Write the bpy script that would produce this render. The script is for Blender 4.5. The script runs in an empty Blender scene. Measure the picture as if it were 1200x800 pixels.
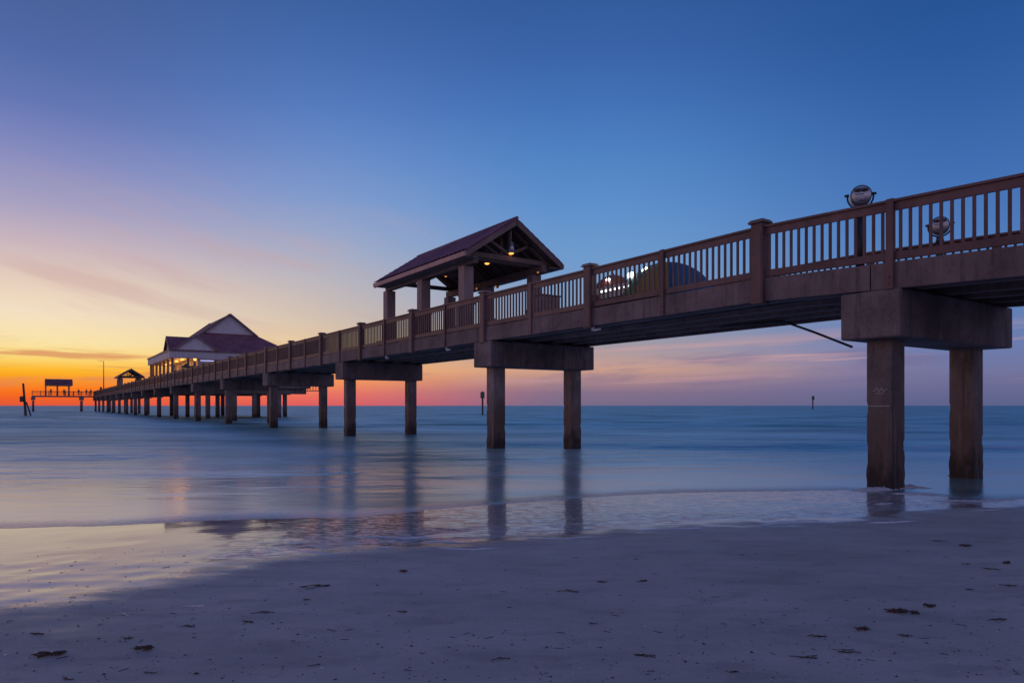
import bpy, bmesh, math, random
import numpy as np
from mathutils import Vector, Matrix, noise
R = math.radians
rnd = random.Random(7)
SC = bpy.context.scene
COL = SC.collection

# ------------------------------------------------------------------ camera
EYE = 1.47
F = 813.0
cam = bpy.data.objects.new('camera', bpy.data.cameras.new('camera'))
COL.objects.link(cam)
cam.location = (0, 0, EYE)
cam.rotation_euler = (R(90), 0, 0)
cam.data.sensor_width = 36
cam.data.lens = F / 1200 * 36
cam.data.shift_y = 75 / 1200
cam.data.clip_start = 0.05
cam.data.clip_end = 20000
SC.camera = cam

# ------------------------------------------------------------------ exposure
SC.view_settings.view_transform = 'Standard'
SC.view_settings.look = 'None'
SC.view_settings.exposure = 0
SC.view_settings.gamma = 1
SC.render.engine = 'CYCLES'
SC.cycles.use_denoising = True
SC.cycles.max_bounces = 6
SC.cycles.caustics_reflective = True
SC.cycles.blur_glossy = 0.3
SC.cycles.sample_clamp_indirect = 6.0
SC.cycles.caustics_refractive = False


# ------------------------------------------------------------------ node helper
def lin(c):
    return tuple(((v / 255) / 12.92 if v / 255 <= 0.04045 else ((v / 255 + 0.055) / 1.055) ** 2.4) for v in c[:3]) + (1,)


class NT:
    def __init__(self, tree):
        self.t = tree
        self.t.nodes.clear()

    def n(self, typ, props=None, **inp):
        nd = self.t.nodes.new(typ)
        for k, v in (props or {}).items():
            setattr(nd, k, v)
        for k, v in inp.items():
            key = int(k[1:]) if k[0] == 'i' and k[1:].isdigit() else k.replace('_', ' ')
            s = nd.inputs[key]
            if isinstance(v, bpy.types.NodeSocket):
                self.t.links.new(v, s)
            elif isinstance(v, bpy.types.Node):
                self.t.links.new(v.outputs[0], s)
            else:
                s.default_value = v
        return nd

    def math(self, op, a, b=0.0, c=0.0, clamp=False):
        return self.n('ShaderNodeMath', {'operation': op, 'use_clamp': clamp}, i0=a, i1=b, i2=c).outputs[0]

    def mix(self, fac, a, b, blend='MIX'):
        nd = self.n('ShaderNodeMix', {'data_type': 'RGBA', 'blend_type': blend})
        for idx, v in ((0, fac), (6, a), (7, b)):
            s = nd.inputs[idx]
            if isinstance(v, bpy.types.NodeSocket):
                self.t.links.new(v, s)
            else:
                s.default_value = v
        return nd.outputs[2]

    def ramp(self, fac, stops, interp='LINEAR'):
        nd = self.n('ShaderNodeValToRGB', i0=fac)
        cr = nd.color_ramp
        cr.interpolation = interp
        while len(cr.elements) < len(stops):
            cr.elements.new(0.5)
        for e, (p, c) in zip(cr.elements, stops):
            e.position = p
            e.color = c if len(c) == 4 else tuple(c) + (1,)
        return nd.outputs[0]

    def step(self, x, lo, hi):
        return self.n('ShaderNodeMapRange', {'interpolation_type': 'SMOOTHSTEP', 'clamp': True}, i0=x, i1=lo, i2=hi, i3=0.0, i4=1.0).outputs[0]

    def linstep(self, x, lo, hi):
        return self.n('ShaderNodeMapRange', {'clamp': True}, i0=x, i1=lo, i2=hi, i3=0.0, i4=1.0).outputs[0]

    def noise(self, vec, scale, detail=3, rough=0.5, dim='3D'):
        return self.n('ShaderNodeTexNoise', {'noise_dimensions': dim}, Vector=vec, Scale=scale, Detail=detail, Roughness=rough).outputs[0]

    def vscale(self, vec, s):
        return self.n('ShaderNodeVectorMath', {'operation': 'MULTIPLY'}, i0=vec, i1=s).outputs[0]


# ------------------------------------------------------------------ world: twilight sky by azimuth and elevation
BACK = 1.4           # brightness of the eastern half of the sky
W = bpy.data.worlds.new('World')
SC.world = W
W.use_nodes = True
w = NT(W.node_tree)
tc = w.n('ShaderNodeTexCoord')
sep = w.n('ShaderNodeSeparateXYZ', i0=tc.outputs['Generated'])
dx, dy, dz = sep.outputs
elev = w.math('MULTIPLY', w.math('ARCSINE', dz), 180 / math.pi)
azim = w.math('ARCTAN2', dx, dy)
EM = 40.0
pos = w.math('DIVIDE', elev, EM, clamp=True)


def sky_ramp(xpix, stops):
    """stops: (height in the photograph, sRGB) measured on one column."""
    ca = math.cos(math.atan((xpix - 600) / F))
    out = []
    for y, c in stops:
        e = math.degrees(math.atan((475 - y) / F * ca))
        out.append((max(0.0, e / EM), lin(c)))
    out.sort(key=lambda q: q[0])
    return w.ramp(pos, out)


cL = sky_ramp(40, [(475, (226, 88, 60)), (466, (242, 98, 38)), (455, (252, 122, 26)), (443, (253, 156, 28)), (432, (253, 186, 48)), (418, (253, 218, 120)),
                   (400, (251, 228, 168)), (365, (243, 223, 194)), (325, (226, 202, 186)), (285, (198, 178, 186)), (240, (164, 157, 188)),
                   (180, (130, 136, 186)), (120, (98, 116, 176)), (60, (80, 104, 164)), (0, (72, 97, 154)), (-250, (44, 74, 132))])
cM = sky_ramp(340, [(475, (222, 94, 98)), (462, (236, 114, 98)), (446, (250, 150, 88)), (430, (250, 180, 105)), (405, (232, 200, 158)), (370, (208, 190, 176)),
                    (330, (186, 180, 186)), (285, (158, 167, 194)), (230, (126, 152, 200)), (180, (106, 138, 196)), (120, (84, 121, 186)),
                    (60, (70, 107, 172)), (0, (60, 96, 158)), (-250, (40, 72, 132))])
cC = sky_ramp(730, [(475, (118, 106, 136)), (460, (132, 112, 138)), (446, (170, 134, 138)), (434, (204, 158, 138)), (418, (182, 156, 154)), (400, (160, 156, 168)),
                    (360, (132, 156, 190)), (300, (108, 151, 200)), (240, (92, 140, 198)), (180, (78, 127, 190)), (120, (66, 111, 178)),
                    (60, (57, 98, 164)), (0, (50, 90, 154)), (-250, (36, 70, 130))])
cR = sky_ramp(1140, [(475, (92, 98, 138)), (455, (104, 106, 148)), (435, (114, 117, 158)), (405, (108, 124, 174)), (360, (96, 128, 182)), (290, (80, 122, 182)),
                     (200, (64, 108, 174)), (120, (52, 96, 162)), (60, (44, 88, 153)), (0, (38, 82, 146)), (-250, (30, 66, 126))])
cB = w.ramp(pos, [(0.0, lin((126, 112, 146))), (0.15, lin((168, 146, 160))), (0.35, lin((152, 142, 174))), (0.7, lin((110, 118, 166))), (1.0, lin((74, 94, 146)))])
c = w.mix(w.step(azim, -0.60, -0.20), cL, cM)
c = w.mix(w.step(azim, -0.32, 0.10), c, cC)
c = w.mix(w.step(azim, 0.10, 0.60), c, cR)
# streaky clouds: thin pink-lilac bands low down, faint feathering higher up
cv = w.n('ShaderNodeCombineXYZ', i0=w.math('MULTIPLY', azim, 7.0), i1=w.math('MULTIPLY', w.math('ADD', elev, w.math('MULTIPLY', azim, -3.0)), 0.9), i2=3.7)
n1 = w.noise(cv.outputs[0], 1.0, 6, 0.55)
low = w.math('MULTIPLY', w.step(elev, 0.6, 2.2), w.math('SUBTRACT', 1.0, w.step(elev, 3.6, 6.0)))
fac1 = w.math('MULTIPLY', w.math('MULTIPLY', w.step(n1, 0.47, 0.70), low), w.n('ShaderNodeMapRange', {'clamp': True}, i0=azim, i1=-0.3, i2=0.1, i3=0.75, i4=0.5).outputs[0])
cloudcol = w.mix(w.step(azim, -0.4, 0.15), lin((206, 132, 104)), lin((116, 106, 146)))
c = w.mix(fac1, c, cloudcol)
cv2 = w.n('ShaderNodeCombineXYZ', i0=w.math('MULTIPLY', azim, 5.0), i1=w.math('MULTIPLY', w.math('ADD', elev, w.math('MULTIPLY', azim, 14.0)), 0.55), i2=9.1)
n2 = w.noise(cv2.outputs[0], 1.0, 5, 0.5)
mid = w.math('MULTIPLY', w.step(elev, 4.5, 8.0), w.math('SUBTRACT', 1.0, w.step(elev, 9.0, 19.0)))
midl = w.math('MULTIPLY', mid, w.math('SUBTRACT', 1.0, w.step(azim, -0.3, -0.02)))
c = w.mix(w.math('MULTIPLY', w.math('MULTIPLY', w.step(n2, 0.46, 0.72), midl), 0.40), c, lin((196, 158, 160)))
cv3 = w.n('ShaderNodeCombineXYZ', i0=w.math('MULTIPLY', azim, 3.2), i1=w.math('MULTIPLY', w.math('ADD', elev, w.math('MULTIPLY', azim, -2.0)), 1.5), i2=21.3)
n3 = w.noise(cv3.outputs[0], 1.0, 5, 0.55)
lowb = w.math('MULTIPLY', w.step(elev, 1.2, 2.6), w.math('SUBTRACT', 1.0, w.step(elev, 4.0, 6.5)))
lowb = w.math('MULTIPLY', lowb, w.step(azim, -0.30, 0.05))
c = w.mix(w.math('MULTIPLY', w.math('MULTIPLY', w.step(n3, 0.50, 0.68), lowb), 0.6), c, lin((206, 160, 160)))
cv4 = w.n('ShaderNodeCombineXYZ', i0=w.math('MULTIPLY', azim, 4.5), i1=w.math('MULTIPLY', w.math('ADD', elev, w.math('MULTIPLY', azim, 1.5)), 1.7), i2=5.3)
n4 = w.noise(cv4.outputs[0], 1.0, 5, 0.6)
lowl = w.math('MULTIPLY', w.math('MULTIPLY', w.step(elev, 1.0, 3.0), w.math('SUBTRACT', 1.0, w.step(elev, 3.8, 5.2))), w.math('SUBTRACT', 1.0, w.step(azim, -0.45, -0.25)))
c = w.mix(w.math('MULTIPLY', w.math('MULTIPLY', w.step(n4, 0.50, 0.64), lowl), 0.75), c, lin((216, 140, 96)))
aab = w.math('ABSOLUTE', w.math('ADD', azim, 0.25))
hi = w.math('ADD', 1.0, w.math('MULTIPLY', w.step(elev, 5.0, 14.0), 0.06))
c = w.n('ShaderNodeHueSaturation', Saturation=1.0, Color=c).outputs[0]
c = w.mix(1.0, c, w.n('ShaderNodeCombineColor', i0=hi, i1=hi, i2=hi).outputs[0], 'MULTIPLY')
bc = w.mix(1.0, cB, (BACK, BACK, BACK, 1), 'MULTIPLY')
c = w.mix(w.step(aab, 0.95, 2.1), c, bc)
# a little physical twilight scattering on top of the measured colours
nish = w.n('ShaderNodeTexSky', {'sky_type': 'NISHITA', 'sun_disc': False, 'sun_elevation': R(0.5), 'sun_rotation': R(-38)})
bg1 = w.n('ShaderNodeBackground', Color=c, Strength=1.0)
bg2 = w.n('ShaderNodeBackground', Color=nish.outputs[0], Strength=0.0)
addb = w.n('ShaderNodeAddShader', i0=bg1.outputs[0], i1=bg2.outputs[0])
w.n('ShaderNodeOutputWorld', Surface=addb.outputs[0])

# afterglow of the sun just under the horizon: weak, wide, warm
sun = bpy.data.objects.new('sun', bpy.data.lights.new('sun', 'SUN'))
COL.objects.link(sun)
sun.data.energy = 0.22
sun.data.angle = R(14)
sun.data.color = (1.0, 0.52, 0.24)
SUN_AZ = R(-72)
sun.rotation_euler = Vector((-math.sin(SUN_AZ), -math.cos(SUN_AZ), -math.tan(R(5)))).to_track_quat('-Z', 'Y').to_euler()


# ------------------------------------------------------------------ materials
def new_mat(name):
    m = bpy.data.materials.new(name)
    m.use_nodes = True
    return m, NT(m.node_tree)


def out(t, bsdf):
    t.n('ShaderNodeOutputMaterial', Surface=bsdf.outputs[0])


def weathered(name, col, var=0.35, rough=0.75, streak=0.5, grain=(1, 1, 1), gscale=12, bump=0.25, stain=None, spec=0.3):
    m, t = new_mat(name)
    g = t.n('ShaderNodeNewGeometry')
    p = g.outputs['Position']
    a = t.noise(p, 1.1, 5, 0.6)
    b = t.noise(t.vscale(p, (4, 4, 0.35)), 1.6, 5, 0.65)
    d = t.noise(t.vscale(p, grain), gscale, 4, 0.6)
    dark = tuple(x * (1 - var) for x in col) + (1,)
    lite = tuple(min(1, x * (1 + var)) for x in col) + (1,)
    c0 = t.mix(t.linstep(a, 0.3, 0.7), dark, lite)
    c1 = t.mix(t.math('MULTIPLY', t.step(b, 0.5, 0.68), streak), c0, tuple(x * 0.42 for x in col) + (1,))
    c2 = t.mix(t.math('MULTIPLY', t.linstep(d, 0.35, 0.75), 0.3), c1, tuple(min(1, x * 1.5) for x in col) + (1,))
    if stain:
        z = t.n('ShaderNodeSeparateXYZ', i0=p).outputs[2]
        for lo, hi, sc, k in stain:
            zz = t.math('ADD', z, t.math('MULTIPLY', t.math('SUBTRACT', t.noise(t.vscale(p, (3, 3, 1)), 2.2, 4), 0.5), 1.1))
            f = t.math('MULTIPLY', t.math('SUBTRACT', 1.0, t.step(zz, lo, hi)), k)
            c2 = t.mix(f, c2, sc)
    e_ = t.noise(t.vscale(p, (2.2, 2.2, 1.3)), 2.4, 6, 0.7)
    c2 = t.mix(t.math('MULTIPLY', t.step(e_, 0.52, 0.64), streak * 0.55), c2, tuple(x * 0.5 for x in col) + (1,))
    f_ = t.noise(t.vscale(p, (5, 5, 0.45)), 1.1, 5, 0.7)
    c2 = t.mix(t.math('MULTIPLY', t.step(f_, 0.56, 0.70), streak * 0.5), c2, tuple(min(1, x * 1.75 + 0.02) for x in col) + (1,))
    rv_ = t.n('ShaderNodeObjectInfo').outputs['Random']
    br_ = t.n('ShaderNodeMapRange', i0=rv_, i1=0.0, i2=1.0, i3=0.84, i4=1.16).outputs[0]
    c2 = t.mix(1.0, c2, t.n('ShaderNodeCombineColor', i0=br_, i1=br_, i2=br_).outputs[0], 'MULTIPLY')
    bp = t.n('ShaderNodeBump', Strength=bump, Distance=0.02, Height=t.math('ADD', d, t.math('MULTIPLY', a, 0.6)))
    out(t, t.n('ShaderNodeBsdfPrincipled', Base_Color=c2, Roughness=rough, Normal=bp.outputs[0], Specular_IOR_Level=spec))
    return m


def plain(name, col, rough=0.5, metal=0.0, var=0.12):
    m, t = new_mat(name)
    p = t.n('ShaderNodeNewGeometry').outputs['Position']
    a = t.noise(p, 6, 4)
    c = t.mix(a, tuple(x * (1 - var) for x in col) + (1,), tuple(min(1, x * (1 + var)) for x in col) + (1,))
    out(t, t.n('ShaderNodeBsdfPrincipled', Base_Color=c, Roughness=rough, Metallic=metal))
    return m


def glow(name, col, power):
    m, t = new_mat(name)
    out(t, t.n('ShaderNodeEmission', Color=tuple(col) + (1,), Strength=power))
    return m


M = {}
M['concrete'] = weathered('weathered_concrete', (0.135, 0.098, 0.097), 0.5, 0.8, 0.85, (1, 1, 1), 16, 0.3)
M['fascia'] = weathered('stained_fascia', (0.14, 0.098, 0.098), 0.42, 0.78, 0.65, (1, 1, 1), 14, 0.25)
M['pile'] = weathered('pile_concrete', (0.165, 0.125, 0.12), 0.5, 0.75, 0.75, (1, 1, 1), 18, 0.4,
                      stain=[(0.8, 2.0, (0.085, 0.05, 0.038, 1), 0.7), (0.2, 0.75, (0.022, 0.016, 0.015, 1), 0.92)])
M['underdeck'] = weathered('deck_underside', (0.17, 0.125, 0.12), 0.35, 0.85, 0.4, (1, 1, 1), 10, 0.3)
M['rail'] = weathered('painted_rail_wood', (0.128, 0.068, 0.066), 0.28, 0.6, 0.4, (1, 1, 6), 9, 0.2)
M['railcap'] = weathered('worn_cap_wood', (0.22, 0.155, 0.15), 0.25, 0.65, 0.3, (1, 1, 1), 10, 0.2)
M['deck'] = weathered('deck_boards', (0.26, 0.2, 0.18), 0.3, 0.8, 0.3, (1, 6, 1), 6, 0.3)
M['shelter_post'] = weathered('shelter_post_cladding', (0.25, 0.175, 0.165), 0.2, 0.7, 0.35, (1, 1, 0.3), 10, 0.15)
M['shelter_dark'] = weathered('shelter_timber', (0.17, 0.115, 0.10), 0.3, 0.75, 0.3, (1, 1, 1), 10, 0.2)
M['shelter_trim'] = weathered('shelter_fascia_paint', (0.36, 0.2, 0.18), 0.2, 0.6, 0.3, (1, 1, 1), 10, 0.1)
M['roof'] = weathered('roof_shingle', (0.17, 0.066, 0.085), 0.4, 0.6, 0.4, (1, 1, 1), 9, 0.4, spec=0.25)
M['pav_roof'] = weathered('pavilion_roof_metal', (0.17, 0.068, 0.085), 0.3, 0.65, 0.3, (1, 1, 1), 3, 0.2, spec=0.2)
M['pav_wall'] = weathered('pavilion_siding', (0.48, 0.42, 0.43), 0.12, 0.7, 0.25, (1, 1, 8), 3, 0.1)
M['pav_trim'] = weathered('pavilion_trim', (0.17, 0.1, 0.1), 0.15, 0.6, 0.2, (1, 1, 1), 3, 0.1)
M['white_metal'] = plain('painted_metal', (0.42, 0.40, 0.42), 0.4, 0.0)
M['steel'] = plain('galvanised_steel', (0.40, 0.38, 0.40), 0.38, 0.8)
M['dark_metal'] = plain('dark_metal', (0.05, 0.045, 0.05), 0.45, 0.4)
M['dark_plastic'] = plain('dark_plastic', (0.04, 0.035, 0.035), 0.5)
M['weed'] = plain('dry_seaweed', (0.055, 0.032, 0.022), 0.8, 0, 0.4)
M['weed_red'] = plain('rusty_seaweed', (0.085, 0.04, 0.03), 0.8, 0, 0.4)
M['shell'] = plain('pale_shell', (0.55, 0.5, 0.47), 0.6, 0, 0.2)
M['skin'] = plain('skin', (0.35, 0.2, 0.15), 0.6)
M['hair'] = plain('hair', (0.03, 0.02, 0.015), 0.7)
M['shirt'] = plain('dark_shirt', (0.07, 0.06, 0.08), 0.85)
M['shirt2'] = plain('maroon_shirt', (0.2, 0.04, 0.05), 0.85)
M['trousers'] = plain('dark_trousers', (0.05, 0.05, 0.07), 0.85)
M['cloth'] = plain('white_cloth', (0.78, 0.78, 0.78), 0.85, 0, 0.05)
M['old_pile'] = weathered('old_timber', (0.09, 0.06, 0.05), 0.3, 0.85, 0.4, (1, 1, 0.2), 8, 0.4)
M['sign_green'] = plain('faded_green_panel', (0.05, 0.09, 0.06), 0.6)
M['warm_glow'] = glow('warm_bulb', (1.0, 0.36, 0.06), 2.6)
M['hot_glow'] = glow('bright_bulb', (1.0, 0.45, 0.08), 3.2)
M['dim_glow'] = glow('dim_bulb', (1.0, 0.4, 0.1), 0.4)
M['strip_glow'] = glow('led_strip', (0.95, 1.0, 0.95), 3.5)
M['white_glow'] = glow('white_lamp', (0.95, 1.0, 0.92), 13.0)
M['tube_glow'] = glow('blue_tube', (0.5, 0.55, 1.0), 1.6)
M['window_glow'] = glow('lit_pane', (1.0, 0.42, 0.06), 0.55)
M['paint_mark'] = plain('white_paint_mark', (0.3, 0.27, 0.265), 0.8, 0, 0.3)
for nm, cc in {'red': (0.26, 0.025, 0.03), 'orange': (0.36, 0.10, 0.03), 'yellow': (0.30, 0.20, 0.03), 'green': (0.04, 0.22, 0.08), 'teal': (0.02, 0.26, 0.22),
               'blue': (0.01, 0.10, 0.19), 'violet': (0.10, 0.05, 0.26)}.items():
    M['um_' + nm] = plain(nm + '_nylon', cc, 0.6, 0, 0.1)

# ------------------------------------------------------------------ shoreline curves (metres on the beach, X across the view, Y away)
EX = [-400, -60, -20, -9, -6.1, -5.0, -3.9, -2.2, -0.86, 1.24, 2.9, 4.4, 6.0, 6.7, 7.2, 8.1, 12, 20, 60, 400]
EY = [3, 5, 7.0, 8.0, 8.25, 8.42, 8.95, 9.15, 9.95, 11.1, 11.8, 11.95, 12.15, 11.7, 10.9, 11.0, 11.6, 13, 17, 40]
FX = [-400, -20, -8, -3.8, -3.2, -2.7, -2.2, -1.7, -0.9, 0.0, 0.96, 1.7, 2.9, 4.3, 5.0, 5.9, 7.8, 12, 60, 400]
FY = [1.0, 3.0, 4.3, 5.1, 5.6, 6.1, 6.55, 6.8, 7.2, 7.55, 7.8, 8.1, 8.5, 8.75, 9.0, 9.6, 10.5, 11.2, 16.8, 39]


def sm(x, lo, hi):
    t_ = np.clip((x - lo) / (hi - lo), 0, 1)
    return t_ * t_ * (3 - 2 * t_)


def wob(X, Y, s, seed):
    rs = np.random.RandomState(seed)
    o = np.zeros_like(X)
    for k in range(7):
        th = rs.uniform(0, 6.28)
        fr = s * (1.45 ** k)
        o += np.sin(X * fr * math.cos(th) + Y * fr * math.sin(th) * 1.6 + rs.uniform(0, 6.28)) / (1.3 ** k)
    return o / 3.0


def grid_axis(segs):
    v = []
    for a_, b_, st in segs:
        n_ = max(1, int(round((b_ - a_) / st)))
        v += list(np.linspace(a_, b_, n_, endpoint=False))
    v.append(segs[-1][1])
    return np.array(v)


def grid_mesh(name, xs, ys, Z, mat, attrs=None):
    nx, ny = len(xs), len(ys)
    X, Y = np.meshgrid(xs, ys)
    co = np.stack([X, Y, Z], -1).reshape(-1, 3).astype(np.float32)
    idx = np.arange(nx * ny).reshape(ny, nx)
    q = np.stack([idx[:-1, :-1], idx[:-1, 1:], idx[1:, 1:], idx[1:, :-1]], -1).reshape(-1, 4)
    me = bpy.data.meshes.new(name)
    me.vertices.add(len(co))
    me.vertices.foreach_set('co', co.ravel())
    me.loops.add(q.size)
    me.loops.foreach_set('vertex_index', q.ravel().astype(np.int32))
    me.polygons.add(len(q))
    me.polygons.foreach_set('loop_start', np.arange(0, q.size, 4, dtype=np.int32))
    me.polygons.foreach_set('use_smooth', np.ones(len(q), dtype=bool))
    for k, v in (attrs or {}).items():
        at = me.attributes.new(k, 'FLOAT', 'POINT')
        at.data.foreach_set('value', v.ravel().astype(np.float32))
    me.update(calc_edges=True)
    me.materials.append(mat)
    o = bpy.data.objects.new(name, me)
    COL.objects.link(o)
    return o


# sand material
m, t = new_mat('beach_sand')
g = t.n('ShaderNodeNewGeometry').outputs['Position']
damp0 = t.n('ShaderNodeAttribute', {'attribute_name': 'damp'}).outputs['Fac']
wn = t.noise(t.vscale(g, (0.9, 3.0, 1)), 1.5, 6, 0.62)
mid_ = t.math('MULTIPLY', t.math('MULTIPLY', damp0, t.math('SUBTRACT', 1.0, damp0)), 4.0)
damp = t.math('ADD', damp0, t.math('MULTIPLY', t.math('SUBTRACT', wn, 0.5), t.math('MULTIPLY', mid_, 1.6)), clamp=True)
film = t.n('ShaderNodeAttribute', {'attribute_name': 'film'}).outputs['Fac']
b1 = t.noise(t.vscale(g, (0.7, 1.3, 1)), 0.9, 5, 0.6)
b2 = t.noise(g, 140, 3, 0.7)
b3 = t.noise(t.vscale(g, (1, 2.2, 1)), 7, 5, 0.6)
sp = t.noise(g, 60, 2, 0.5)
dry = t.mix(t.linstep(b1, 0.3, 0.7), (0.31, 0.26, 0.23, 1), (0.49, 0.41, 0.365, 1))
dry = t.mix(t.math('MULTIPLY', t.step(sp, 0.66, 0.72), 0.5), dry, (0.09, 0.075, 0.07, 1))
dry = t.mix(t.math('MULTIPLY', t.linstep(b2, 0.4, 0.75), 0.35), dry, (0.50, 0.45, 0.43, 1))
wet = t.mix(t.linstep(b1, 0.3, 0.7), (0.21, 0.172, 0.16, 1), (0.28, 0.232, 0.22, 1))
col = t.mix(damp, dry, wet)
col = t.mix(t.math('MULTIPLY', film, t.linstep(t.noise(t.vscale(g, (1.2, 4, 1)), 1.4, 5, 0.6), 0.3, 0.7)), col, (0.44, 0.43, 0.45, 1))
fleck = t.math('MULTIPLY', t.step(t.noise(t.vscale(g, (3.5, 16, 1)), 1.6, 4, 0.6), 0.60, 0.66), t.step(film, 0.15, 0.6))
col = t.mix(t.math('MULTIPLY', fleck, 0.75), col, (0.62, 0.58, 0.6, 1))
dark_w = t.math('MULTIPLY', t.step(t.noise(t.vscale(g, (1.6, 3.2, 1)), 1.3, 5, 0.65), 0.48, 0.66), t.math('SUBTRACT', 1.0, damp))
col = t.mix(t.math('MULTIPLY', dark_w, 0.32), col, (0.16, 0.125, 0.11, 1))
rg = t.n('ShaderNodeMapRange', {'clamp': True}, i0=t.math('ADD', t.math('SUBTRACT', damp, t.math('MULTIPLY', fleck, 0.6)), t.math('MULTIPLY', t.math('SUBTRACT', b3, 0.5), 0.25)), i1=0.1, i2=0.9, i3=0.72, i4=0.045).outputs[0]
rv = t.noise(t.vscale(g, (2.2, 11, 1)), 1.5, 4, 0.6)
rv2 = t.noise(t.vscale(g, (5, 24, 1)), 1.5, 3, 0.55)
h = t.math('ADD', t.math('MULTIPLY', t.step(rv, 0.52, 0.72), 1.0), t.math('MULTIPLY', t.step(rv2, 0.52, 0.72), 0.5))
bumpF = t.n('ShaderNodeBump', Strength=t.math('MULTIPLY', film, 0.20), Distance=0.03, Height=h)
grain_h = t.math('ADD', t.math('MULTIPLY', b2, 0.25), t.math('ADD', t.math('MULTIPLY', b3, 0.9), t.math('MULTIPLY', b1, 0.8)))
bumpS = t.n('ShaderNodeBump', Strength=t.math('MULTIPLY', t.math('SUBTRACT', 1.0, damp), 0.55), Distance=0.03, Height=grain_h, Normal=bumpF.outputs[0])
spec_l = t.math('ADD', 0.25, t.math('MULTIPLY', damp, 0.75))
out(t, t.n('ShaderNodeBsdfPrincipled', Base_Color=col, Roughness=rg, Normal=bumpS.outputs[0], Specular_IOR_Level=spec_l, IOR=1.8))
M['sand'] = m

xs = grid_axis([(-3000, -400, 650), (-400, -60, 40), (-60, -12, 4), (-12, 12, 0.06), (12, 60, 4), (60, 400, 40), (400, 3000, 650)])
ys = grid_axis([(-600, -40, 80), (-40, 2, 3), (2, 14, 0.05), (14, 40, 2), (40, 400, 45), (400, 9000, 1400)])
X, Y = np.meshgrid(xs, ys)
fine = (np.abs(X) < 60) * (np.abs(Y) < 60)
E_ = np.interp(X, EX, EY)
FE = np.interp(X, FX, FY) + (0.20 * wob(X, Y, 1.6, 3) + 0.14 * wob(X, Y, 5.5, 4)) * (np.abs(X) < 60)
d = E_ - Y + (0.10 * wob(X, Y, 1.3, 5) + 0.05 * wob(X, Y, 5.0, 6)) * fine
Zs = np.where(d > 0, 0.016 * d + 0.0006 * np.clip(d - 3, 0, 40) ** 1.3, 0.03 * d)
Zs = np.maximum(Zs, -2.5)
Zs += fine * (0.004 * wob(X, Y, 0.9, 11) * sm(d, 0.4, 3.0) + 0.0035 * wob(X, Y, 4.5, 12) * sm(d, 1.0, 3.5) + 0.0025 * wob(X * 0.6, Y, 11.0, 13) * sm(d, 1.6, 4.0))
dampA = sm(Y - FE, -0.8 - 0.9 * (1 - sm(X, -3.2, -1.9)), 0.35)
dampA = np.maximum(dampA, 0.42 * sm(Y - FE + 0.25 * wob(X, Y, 1.1, 9) * (np.abs(X) < 60), -1.3, 0.1))
dampA = np.maximum(dampA, 0.26 * sm(Y - FE, -6.0, 0))
left_pool = 1 - sm(X, -3.2, -1.9)
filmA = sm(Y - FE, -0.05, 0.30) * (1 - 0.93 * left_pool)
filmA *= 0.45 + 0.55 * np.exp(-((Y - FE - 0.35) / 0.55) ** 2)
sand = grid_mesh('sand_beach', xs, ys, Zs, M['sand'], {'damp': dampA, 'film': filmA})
sand['kind'] = 'structure'

# water material
m, t = new_mat('sea_water')
g = t.n('ShaderNodeNewGeometry').outputs['Position']
yv = t.n('ShaderNodeSeparateXYZ', i0=g).outputs[1]
off = t.n('ShaderNodeAttribute', {'attribute_name': 'offshore'}).outputs['Fac']
s1 = t.noise(t.vscale(g, (0.20, 0.52, 1)), 1.0, 5, 0.55)
s2 = t.noise(t.vscale(g, (0.075, 0.16, 1)), 1.0, 5, 0.58)
s3 = t.noise(t.vscale(g, (0.6, 3.2, 1)), 1.0, 3, 0.5)
milk = t.math('MULTIPLY', t.math('SUBTRACT', 1.0, t.linstep(off, 0.35, 1.0)), t.linstep(s1, 0.38, 0.62))
body = t.mix(t.linstep(s2, 0.38, 0.62), (0.055, 0.19, 0.185, 1), (0.24, 0.46, 0.44, 1))
body = t.mix(t.math('MULTIPLY', milk, 0.75), body, (0.44, 0.41, 0.42, 1))
s5 = t.noise(t.vscale(g, (0.16, 0.85, 1)), 1.0, 6, 0.66)
crest = t.math('MULTIPLY', t.math('MULTIPLY', t.step(s5, 0.50, 0.64), t.linstep(s2, 0.40, 0.60)), t.math('MULTIPLY', t.linstep(off, 0.12, 0.4), t.math('SUBTRACT', 1.0, t.linstep(off, 0.85, 1.0))))
body = t.mix(t.math('MULTIPLY', crest, 0.7), body, (0.62, 0.6, 0.62, 1))
rough = t.n('ShaderNodeMapRange', {'clamp': True}, i0=off, i1=0.0, i2=1.0, i3=0.19, i4=0.38).outputs[0]
hh = t.math('ADD', t.math('MULTIPLY', s2, 2.0), t.math('ADD', s1, t.math('MULTIPLY', s3, 0.12)))
edge = t.n('ShaderNodeAttribute', {'attribute_name': 'edge'}).outputs['Fac']
s4 = t.noise(t.vscale(g, (3.0, 12.0, 1)), 1.6, 4, 0.6)
bpe = t.n('ShaderNodeBump', Strength=t.math('MULTIPLY', edge, 0.75), Distance=0.05, Height=s4)
bp = t.n('ShaderNodeBump', Strength=t.math('ADD', 0.035, t.math('MULTIPLY', off, 0.8)), Distance=0.5, Height=hh, Normal=bpe.outputs[0])
df = t.n('ShaderNodeBsdfDiffuse', Color=body, Normal=bp.outputs[0])
gl = t.n('ShaderNodeBsdfGlossy', Color=t.mix(off, (0.95, 0.95, 0.96, 1), (0.80, 0.93, 0.95, 1)), Roughness=rough, Normal=bp.outputs[0])
fr = t.n('ShaderNodeMapRange', {'clamp': True}, i0=off, i1=0.0, i2=1.0, i3=0.58, i4=0.41).outputs[0]
fr = t.math('ADD', fr, t.math('MULTIPLY', t.math('SUBTRACT', s1, 0.5), -0.25))
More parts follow.
